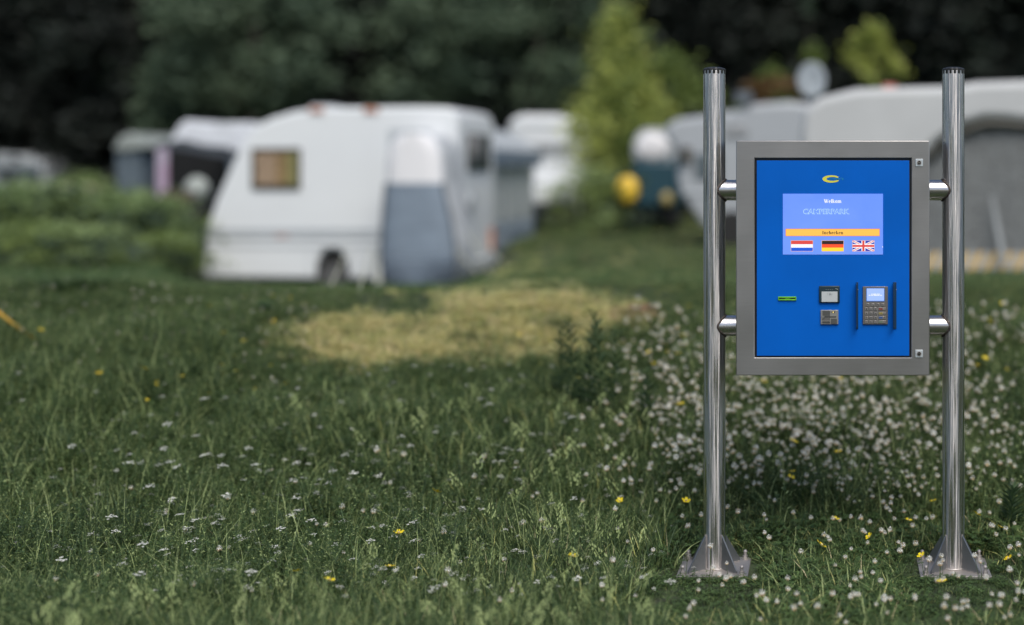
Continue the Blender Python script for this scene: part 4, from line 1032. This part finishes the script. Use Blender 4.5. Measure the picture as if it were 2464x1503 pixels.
va = n.new('ShaderNodeVectorMath'); va.operation = 'MULTIPLY_ADD'; l.new(nz.outputs['Color'], va.inputs[0]); va.inputs[1].default_value = (.13, .13, 0); l.new(cb.outputs[0], va.inputs[2])
l.new(va.outputs[0], vo.inputs['Vector'])
m1 = n.new('ShaderNodeMath'); m1.operation = 'MULTIPLY'; l.new(vo.outputs['Distance'], m1.inputs[0]); m1.inputs[1].default_value = 26
m2 = n.new('ShaderNodeMath'); m2.operation = 'SINE'; l.new(m1.outputs[0], m2.inputs[0])
m3 = n.new('ShaderNodeMath'); m3.operation = 'GREATER_THAN'; l.new(m2.outputs[0], m3.inputs[0]); m3.inputs[1].default_value = .72
m4 = n.new('ShaderNodeMath'); m4.operation = 'GREATER_THAN'; l.new(nz.outputs[0], m4.inputs[0]); m4.inputs[1].default_value = .47
m5 = n.new('ShaderNodeMath'); m5.operation = 'MULTIPLY'; l.new(m3.outputs[0], m5.inputs[0]); l.new(m4.outputs[0], m5.inputs[1])
mx = n.new('ShaderNodeMix'); mx.data_type = 'RGBA'; mx.inputs[6].default_value = (.16, .17, .17, 1); mx.inputs[7].default_value = (.08, .08, .08, 1)
l.new(m5.outputs[0], mx.inputs[0]); l.new(mx.outputs[2], b.inputs['Base Color'])
STR = bpy.data.materials.new('stripe_print'); STR.use_nodes = True
n = STR.node_tree.nodes; l = STR.node_tree.links; b = n['Principled BSDF']; b.inputs['Roughness'].default_value = .7
tc = n.new('ShaderNodeTexCoord'); sx = n.new('ShaderNodeSeparateXYZ'); l.new(tc.outputs['Object'], sx.inputs[0])
a_ = n.new('ShaderNodeMath'); a_.operation = 'MULTIPLY_ADD'; l.new(sx.outputs[2], a_.inputs[0]); a_.inputs[1].default_value = -.55; l.new(sx.outputs[0], a_.inputs[2])
b_ = n.new('ShaderNodeMath'); b_.operation = 'MULTIPLY'; l.new(a_.outputs[0], b_.inputs[0]); b_.inputs[1].default_value = 6.4
fr = n.new('ShaderNodeMath'); fr.operation = 'FRACT'; l.new(b_.outputs[0], fr.inputs[0])
cr = n.new('ShaderNodeValToRGB'); cr.color_ramp.interpolation = 'CONSTANT'; e = cr.color_ramp.elements; e[0].position = 0; e[0].color = (.62, .38, .06, 1); e[1].position = .36; e[1].color = (.42, .42, .40, 1); e.new(.68).color = (.20, .20, .19, 1); e.new(.82).color = (.45, .45, .43, 1)
l.new(fr.outputs[0], cr.inputs[0]); l.new(cr.outputs[0], b.inputs['Base Color'])
ZB = PZ(662, D)
mb = MB()
NC = 60; u0, u1 = 1985, 2560
for k in range(NC+1):
    u = u0+(u1-u0)*k/NC; yo = .004*math.sin(k*1.7)+.012*math.sin(k*.35); X_ = PXX(u, D)
    top = np.interp(u, [1985, 2230, 2300, 2370, 2480, 2560], [392, 385, 335, 300, 310, 345])
    i = len(mb.v); mb.v += [(X_, D+yo, ZB), (X_, D+yo, PZ(606, D)), (X_, D+yo, PZ(top, D))]
    if k: mb.f += [[i-2, i+1, i+2, i-1]]; mb.m += [0]
mb.build('wall', CUR, rt, smooth=60)
mb = MB()
for k in range(NC+1):
    u = u0+(u1-u0)*k/NC; yo = .004*math.sin(k*1.7)+.012*math.sin(k*.35); X_ = PXX(u, D); i = len(mb.v); mb.v += [(X_, D+yo-.01, ZB-.1), (X_, D+yo-.01, PZ(606, D))]
    if k: mb.f += [[i-2, i, i+1, i-1]]; mb.m += [0]
mb.build('striped_skirt', STR, rt, smooth=60)
mb = MB(); mb.box(PXX(1987, D), PXX(2700, D), D+.06, D+3.3, ZB, PZ(395, D)); mb.build('inner_body', mat('awning_body', (.22, .23, .23), rough=.7), rt)
# gable edge bar and shaded opening under the canopy
mb = MB(); mb.tube([P(u, v, D-.05) for u, v in ((1985, 388), (2230, 378), (2265, 352), (2320, 316), (2370, 297), (2420, 298), (2480, 305), (2560, 345))], .045, 8); mb.build('edge_pole', mat('dark_pole', (.05, .05, .04), rough=.5), rt)
mb = MB(); mb.prism(pl([(1932, 400), (1925, 330), (1935, 262), (1975, 232), (2060, 212), (2200, 208), (2290, 206), (2350, 196), (2464, 192), (2600, 196), (2600, 330), (2480, 295), (2420, 287), (2370, 285), (2310, 302), (2255, 340), (2232, 372)], D-.12), D-.12, D+3.4); mb.build('roof', mat('canopy_white', (.50, .51, .51), rough=.6, var=.04, scale=1.5), rt, bevel=.08, smooth=50)
mb = MB(); pts_ = [(2383, 470), (2391, 470), (2424, 636), (2410, 636)]; mb.prism(pl(pts_, D-.12), D-.12, D-.10); mb.build('strap', mat('strap_grey', (.36, .38, .39), rough=.6), rt)
mb = MB(); c = P(2140, 213, D); mb.box(c.x-.07, c.x+.07, c.y-.05, c.y+.1, c.z-.02, c.z+.05); mb.build('marker_lamp', mat('red_lens', (.55, .20, .16), rough=.5), rt, bevel=.01)
# satellite dish
ds = thing('satellite_dish', P(1953, 260, 18.5), 'pale round satellite dish on a pole above the white awning roof', 'dish')
mb = MB(); c = P(1953, 192, 18.5)
rr_ = [(0, 0), (.08, .008), (.14, .025), (.20, .055)]; ids = []
for r, dd in rr_:
    i = len(mb.v); ids.append(i)
    for k in range(24): a = 2*math.pi*k/24; mb.v.append((c.x+r*math.cos(a)*.95, c.y-dd, c.z+r*math.sin(a)*1.15))
for q_ in range(3):
    for k in range(24): k2 = (k+1) % 24; mb.f.append([ids[q_]+k, ids[q_]+k2, ids[q_+1]+k2, ids[q_+1]+k]); mb.m.append(0)
o = mb.build('dish', mat('dish_grey', (.34, .38, .41), rough=.5), ds); o.modifiers.new('s', 'SOLIDIFY').thickness = .01
mb = MB(); mb.tube([P(1953, 195, 18.55), P(1953, 640, 18.55)], .02, 8); mb.build('pole', TRIM, ds)
mb = MB(); mb.tube([(c.x, c.y, c.z-.2), (c.x, c.y-.28, c.z-.02)], .01, 6); mb.sphere((c.x, c.y-.28, c.z), .03, .03, .03, 8, 6); mb.build('feed_arm', TRIM, ds)

# ------------------------------------------------------------------ left background camp
D = 24.0
la = thing('canopy_tent', P(500, 600, D), 'white roofed canopy tent with dark interior left of the caravan', 'tent')
mb = MB(); mb.prism(pl([(405, 345), (430, 300), (446, 288), (500, 296), (590, 294), (640, 300), (640, 370), (585, 372), (545, 356), (490, 352), (440, 338)], D), D, D+2.4); mb.build('roof', mat('canvas_white', (.70, .72, .76), rough=.7), la, bevel=.04)
mb = MB(); mb.prism(pl([(378, 352), (400, 338), (455, 345), (545, 362), (600, 378), (600, 392), (545, 378), (455, 362), (400, 356), (380, 366)], D), D-.08, D-.02); mb.build('valance', DKB, la)
mb = MB(); mb.box(PXX(372, D+2.3), PXX(640, D+2.3), D+2.35, D+2.4, PZ(600, D), PZ(352, D+2.3)); mb.build('back_wall', mat('shaded_canvas', (.006, .007, .008), rough=.95), la)  # near-black sheet: the shade inside the canopy put into its colour
for u in (384, 560):
    mb = MB(); mb.tube([P(u, 600, D+.05), P(u, 350, D+.05)], .025, 8); mb.build('pole', TRIM, la)
mb = MB(); mb.prism(pl([(545, 372), (556, 375), (566, 440), (552, 430)], D), D+.02, D+.06); mb.build('side_drape', mat('blue_canvas', (.14, .18, .22), rough=.8), la)
# pleated curtain, purple to white
mb = MB()
for k in range(9):
    u = 384+k*3.4; yo = .03*(k % 2); i = len(mb.v); mb.v += [(PXX(u, D), D-.1+yo, PZ(480, D)), (PXX(u, D), D-.1+yo, PZ(356, D))]
    if k: mb.f.append([i-2, i, i+1, i-1]); mb.m.append(0)
mb.build('hanging_curtain', mat('lilac_curtain', (.45, .30, .42), rough=.8, col2=(.50, .47, .55), scale=2.2), None, label='lilac curtain hanging at the left corner of the canopy tent', category='curtain')
mb = MB(); c = P(474, 456, D-.6); mb.sphere(c, .20, .20, .22, 16, 10); gb = thing('globe_lantern', P(474, 600, D-.6), 'round white globe lantern on a stand in front of the canopy tent', 'lantern'); mb.build('globe', mat('globe_white', (.38, .41, .38), rough=.95, spec=.1), gb)
mb = MB(); mb.tube([c-Vector((0, 0, .2)), c-Vector((0, 0, 1.0))], .025, 8); mb.build('stand', DKB, gb)
WOODB = mat('brown_wood', (.10, .07, .05), rough=.8)
def camp_chair(u, v, d, lab, m1_):
    t = thing('camp_chair', P(u, v, d), lab, 'chair'); c = P(u, v, d)
    mb = MB(); mb.box(c.x-.24, c.x+.24, d-.24, d+.24, c.z+.42, c.z+.46); mb.build('seat', m1_, t)
    mb = MB(); mb.box(c.x-.24, c.x+.24, d+.2, d+.24, c.z+.46, c.z+1.0); mb.build('backrest', m1_, t)
    for sx_ in (-1, 1):
        for sy_ in (-1, 1): mb = MB(); mb.tube([(c.x+sx_*.22, d+sy_*.22, c.z-.15), (c.x+sx_*.22, d+sy_*.22, c.z+.44)], .015, 6); mb.build('leg', TRIM, t)
camp_chair(450, 640, 22, 'dark folding camp chair beside the caravan nose', mat('dark_fabric', (.015, .015, .018), rough=.9)); camp_chair(412, 610, 22.6, 'brown folding camp chair left of the dark one', WOODB)
D = 27.0
gt = thing('small_tent', P(300, 460, D), 'small grey-blue tent with pale top left of the canopy tent', 'tent')
mb = MB(); mb.prism(pl([(280, 470), (276, 372), (300, 350), (335, 368), (345, 470)], D), D, D+1.8); mb.build('wall', mat('tent_slate', (.10, .13, .155), rough=.8), gt, bevel=.04)
mb = MB(); mb.prism(pl([(268, 360), (285, 330), (310, 318), (335, 332), (350, 355), (300, 366)], D-.1), D-.1, D+1.9); mb.build('roof', mat('pale_green_canvas', (.30, .33, .31), rough=.8), gt, bevel=.05)
D = 34.0
fc = thing('caravan', P(50, 450, D), 'pale low caravan roof at the far left edge among shrubs', 'caravan')
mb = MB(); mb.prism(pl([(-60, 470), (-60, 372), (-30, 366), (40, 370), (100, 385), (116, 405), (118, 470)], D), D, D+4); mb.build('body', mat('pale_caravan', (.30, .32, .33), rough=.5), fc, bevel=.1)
simple_window(fc, -10, 98, 400, 428, D, mat('blue_glass', (.10, .13, .15), rough=.15))
mb = MB(); D = 26; mb.prism(pl([(62, 482), (72, 452), (105, 444), (138, 452), (146, 482)], D), D, D+1.5); o = mb.build('tarpaulin', mat('tan_tarp', (.40, .34, .26), rough=.8), None, bevel=.05); tag(o, 'tan tarpaulin over a low stack below the far left caravan', 'tarpaulin')
D = 17.0
mb = MB(); c = P(323, 628, D)
ids = lathe_ring(mb, c.x, c.y, [(.02, c.z), (.15, c.z), (.19, c.z+.17), (.205, c.z+.175), (.195, c.z+.165), (.14, c.z+.02)], 24); mb.f.append([ids[-1]+k for k in range(24)]); mb.m.append(0)
o = mb.build('wash_tub', mat('pale_blue_plastic', (.30, .42, .48), rough=.4), None); tag(o, 'pale blue plastic wash tub half hidden in the shrubs on the left', 'tub')

# ------------------------------------------------------------------ trees and shrubs
def crown_mesh(name, seed, shape, n, leaf, mats_, nclump=60):
    """unit crown: radius 1, height 0..1 (scaled per tree); leaves gathered in clumps with gaps between"""
    r = np.random.default_rng(seed); cs = []
    while len(cs) < nclump:
        z = r.random(); a = r.random()*6.283
        if shape == 'cone': R_ = (1-z)**.75*.95+.05
        elif shape == 'spire': R_ = min((1-z)**.85*1.25, .45+1.6*z)
        elif shape == 'column': R_ = min(1, (1-z)**.5*1.25)*.9+.05
        else: R_ = math.sqrt(max(0, 1-(2*z-1)**2))
        rr = R_ * (r.random()**.45)
        cs.append((rr*math.cos(a), rr*math.sin(a), z, r.integers(0, len(mats_))))
    cs = np.array(cs); pick = r.integers(0, nclump, n); sp = {'cone': (.17, .17, .03), 'column': (.2, .2, .06)}.get(shape, (.16, .16, .075))
    c = cs[pick, :3] + r.normal(0, 1, (n, 3))*np.array(sp)
    u = r.normal(0, 1, (n, 3)); u[:, 2] *= .5; u /= np.linalg.norm(u, axis=1)[:, None]
    v = np.cross(u, r.normal(0, 1, (n, 3))); v /= np.linalg.norm(v, axis=1)[:, None]
    s = leaf*(.6+.8*r.random((n, 1)))
    return c, u, v, s, cs[pick, 3].astype(int)
def make_crown(name, data, W_, H_, mats_):
    c, u, v, s, mi = data; c = c*np.array([W_, W_, H_]); n = len(c)
    a = c-u*s*.9; b = c+v*s*.42; d = c+u*s*.9; e = c-v*s*.42
    V = np.stack([a, b, d, e], 1).reshape(-1, 3)
    me = bpy.data.meshes.new(name); me.vertices.add(n*4); me.vertices.foreach_set('co', V.ravel().astype(np.float32))
    me.loops.add(n*4); me.loops.foreach_set('vertex_index', np.arange(n*4, dtype=np.int32)); me.polygons.add(n)
    me.polygons.foreach_set('loop_start', np.arange(0, n*4, 4, dtype=np.int32))
    for m in mats_: me.materials.append(m)
    me.polygons.foreach_set('material_index', mi.astype(np.int32)); me.update(calc_edges=True); me.validate(); return me
def trunk_mesh(h, r, seed):
    random.seed(seed); mb = MB(); lean = random.uniform(-.1, .1)
    mb.tube([(0, 0, -.4), (lean*.3, 0, h*.4), (lean, .1, h*.75), (lean, 0, h)], [r, r*.75, r*.4, r*.1], 8)
    for k in range(9):
        t = .25+.65*k/9; a = k*2.4; L_ = h*.28*(1.1-t); z = h*t
        mb.tube([(lean*t, 0, z), (lean*t+math.cos(a)*L_*.6, math.sin(a)*L_*.6, z+L_*.25), (lean*t+math.cos(a)*L_, math.sin(a)*L_, z+L_*.55)], [r*.3, r*.18, r*.05], 5)
    return mb.mesh('trunk', mat('bark', (.045, .038, .03), rough=.95, bump=.8, bscale=12), 30)
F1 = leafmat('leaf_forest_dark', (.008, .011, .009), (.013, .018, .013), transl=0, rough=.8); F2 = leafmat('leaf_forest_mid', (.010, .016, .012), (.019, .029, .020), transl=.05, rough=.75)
F3 = leafmat('leaf_soft_green', (.035, .06, .035), (.07, .105, .065), transl=.15, rough=.7); F4 = leafmat('leaf_lime', (.30, .35, .07), (.52, .56, .16), transl=.3); F5 = leafmat('leaf_lime_dark', (.10, .15, .035), (.18, .24, .06), transl=.2); F8 = leafmat('leaf_sage', (.07, .105, .062), (.13, .18, .11), transl=.2, rough=.7)
F6 = leafmat('leaf_shrub', (.12, .19, .07), (.27, .35, .14), transl=.2); F7 = leafmat('leaf_rust', (.10, .055, .02), (.15, .09, .03), transl=.1)
def tree_proto(name, seed, shape, W_, H_, z0, mats_, n=9000, leaf=.11, nclump=60, tr=.16):
    cm = make_crown('crown', crown_mesh('crown', seed, shape, n, leaf, mats_, nclump), W_, H_, mats_)
    cm.transform(Matrix.Translation((0, 0, z0)))
    return cm, trunk_mesh(z0+H_*.85, tr, seed)
def plant(name, pr, x, y, s, label, cat, group=None, parts=('trunk', 'crown'), z=None):
    o = thing(name, (x, y, gz(x, y) if z is None else z), label, cat, group); o.scale = s if isinstance(s, tuple) else (s, s, s); o.rotation_euler = (0, 0, random.uniform(0, 6.28))
    for nm, me in zip(parts, (pr[1], pr[0])):
        c = bpy.data.objects.new(nm, me); COL.objects.link(c); c.parent = o
    return o
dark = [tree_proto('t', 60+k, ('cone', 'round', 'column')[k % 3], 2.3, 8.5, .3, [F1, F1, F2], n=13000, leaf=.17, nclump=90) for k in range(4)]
random.seed(77)
def tplace(u):
    for lim, t in ((60, 'above the left edge shrubs'), (330, 'above the small grey-blue tent'), (600, 'above the canopy tent'), (850, 'above the nose of the main caravan'), (1110, 'above the porch tent'), (1390, 'above the awning tent and parked car'), (1690, 'around the yellow-green tree'), (1990, 'above the motorhome'), (2240, 'above the cabinet of the kiosk')):
        if u < lim: return t
    return 'at the far right above the large awning'
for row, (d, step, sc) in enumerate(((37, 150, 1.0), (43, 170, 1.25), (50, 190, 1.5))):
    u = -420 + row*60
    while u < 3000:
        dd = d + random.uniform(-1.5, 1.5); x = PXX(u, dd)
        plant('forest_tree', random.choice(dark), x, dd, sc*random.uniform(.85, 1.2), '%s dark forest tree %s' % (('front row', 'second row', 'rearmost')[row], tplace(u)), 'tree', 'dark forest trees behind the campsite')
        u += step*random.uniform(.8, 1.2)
# unseen trees added behind and beside the camera to streak the steel posts
for k in range(8):
    a = R(92 + k*24 + random.uniform(-6, 6)); rr_ = random.uniform(17, 26); x, y_ = math.sin(a)*rr_, math.cos(a)*rr_
    plant('reflection_tree', dark[k % 4], x, y_, (.55, .55, random.uniform(.7, 1.0)), 'slender dark tree added out of view to streak the steel posts', 'tree', 'unseen trees added for post reflections')
# far wood on the slope
pts = []; rots = []; scl = []
for _ in range(900):
    y_ = random.uniform(54, 110); x = random.uniform(-75, 45)*y_/70 - 10; pts.append((x, y_, gz(x, y_)-.5)); rots.append((0, 0, random.uniform(0, 6))); s = random.uniform(1.2, 1.9); scl.append((s, s, s))
scatter('distant_wood', 'dark unbroken wood rising on the slope behind everything', 'wood', [d_[0] for d_ in dark], pts, rots, scl)
# lighter trees in front of it
soft = tree_proto('t', 91, 'round', 1.7, 3.4, 1.6, [F8, F8, F3], n=6500, leaf=.13, nclump=34)
soft2 = tree_proto('t', 92, 'round', 2.2, 3.0, 3.0, [F8, F8, F3], n=6000, leaf=.13, nclump=30)
plant('leafy_tree', soft2, PXX(610, 33), 33, 1.0, 'soft green leafy tree above the canopy tent at upper left', 'tree')
plant('leafy_tree', soft, PXX(500, 34), 34, .9, 'smaller bluish leafy tree left of the upper left leafy tree', 'tree')
plant('leafy_tree', soft2, PXX(1290, 34), 34, (1.0, 1.0, .95), 'soft green leafy tree above the porch tent and awning', 'tree')
plant('leafy_tree', soft, PXX(1060, 35), 35, (1.0, 1, 1.15), 'sparse leafy tree above the roof of the main caravan', 'tree')
lime = tree_proto('t', 95, 'spire', 1.5, 4.0, .5, [F4, F4, F5], n=9500, leaf=.09, nclump=110, tr=.09)
plant('lime_green_tree', lime, PXX(1490, 29), 29, (.88, .88, .93), 'bright yellow-green cone shaped tree standing left of the left kiosk post', 'tree')
plant('lime_green_tree', tree_proto('t', 96, 'round', 1.2, 2.6, .9, [F5, F5, F3], n=4200, leaf=.10, nclump=30, tr=.08), PXX(1600, 31), 31, 1.0, 'darker green tree behind the bright cone shaped tree', 'tree')
plant('lime_sapling', tree_proto('t', 97, 'column', .6, 2.2, 2.9, [F4, F5], n=1400, leaf=.09, nclump=14, tr=.05), PXX(2105, 30), 30, .92, 'thin lime green sapling above the awning roof between the kiosk posts', 'tree')
plant('lime_sapling', tree_proto('t', 98, 'column', .35, 2.2, 3.2, [F3, F5], n=500, leaf=.09, nclump=8, tr=.07), PXX(1945, 31), 31, .9, 'thin dark sapling left of the lime sapling above the cabinet', 'tree')
plant('rust_shrub', tree_proto('t', 99, 'round', .8, 1.2, 1.9, [F7, F5], n=1500, leaf=.09, nclump=14, tr=.05), PXX(1875, 27), 27, 1.0, 'rust brown shrub left of the satellite dish', 'shrub')
# shrubs on the left bank
shr = [tree_proto('s', 120+k, 'round', 1.0, 1.25, -.12, [F6, F3, F5], n=4200, leaf=.055, nclump=44, tr=.03) for k in range(3)]
shl = [(-30, 18.5, 1.05, 'large shrub cut by the left edge of the photo'), (90, 19.5, 1.15, 'shrub below the far left caravan'), (205, 20, 1.1, 'shrub below the small grey-blue tent'), (300, 19, .95, 'shrub right above the blue wash tub'), (395, 20, 1.0, 'shrub nearest the canopy tent chairs'), (60, 15.8, .6, 'low shrub in front at far left'), (180, 15.2, .55, 'low dark shrub left of the blue wash tub'), (265, 16.2, .5, 'low shrub touching the blue wash tub'), (385, 16.6, .5, 'low shrub right of the blue wash tub'), (232, 28.5, .95, 'tall thin shrub behind the small grey-blue tent'), (1445, 27, 1.0, 'shrub at the foot of the yellow-green tree'), (1530, 31, 1.0, 'shrub behind the teal truck')]
for k, (u, d, s, lab) in enumerate(shl):
    plant('shrub', shr[k % 3], PXX(u, d), d, (s, s, s*(.74 if d < 25 and u < 600 else 1.0)), lab, 'shrub', None, ('stem', 'foliage'))

for o in bpy.data.objects:
    if '_org' in o: del o['_org']
SC.render.engine = 'CYCLES'
SC.cycles.max_bounces = 6; SC.cycles.diffuse_bounces = 3; SC.cycles.transparent_max_bounces = 8
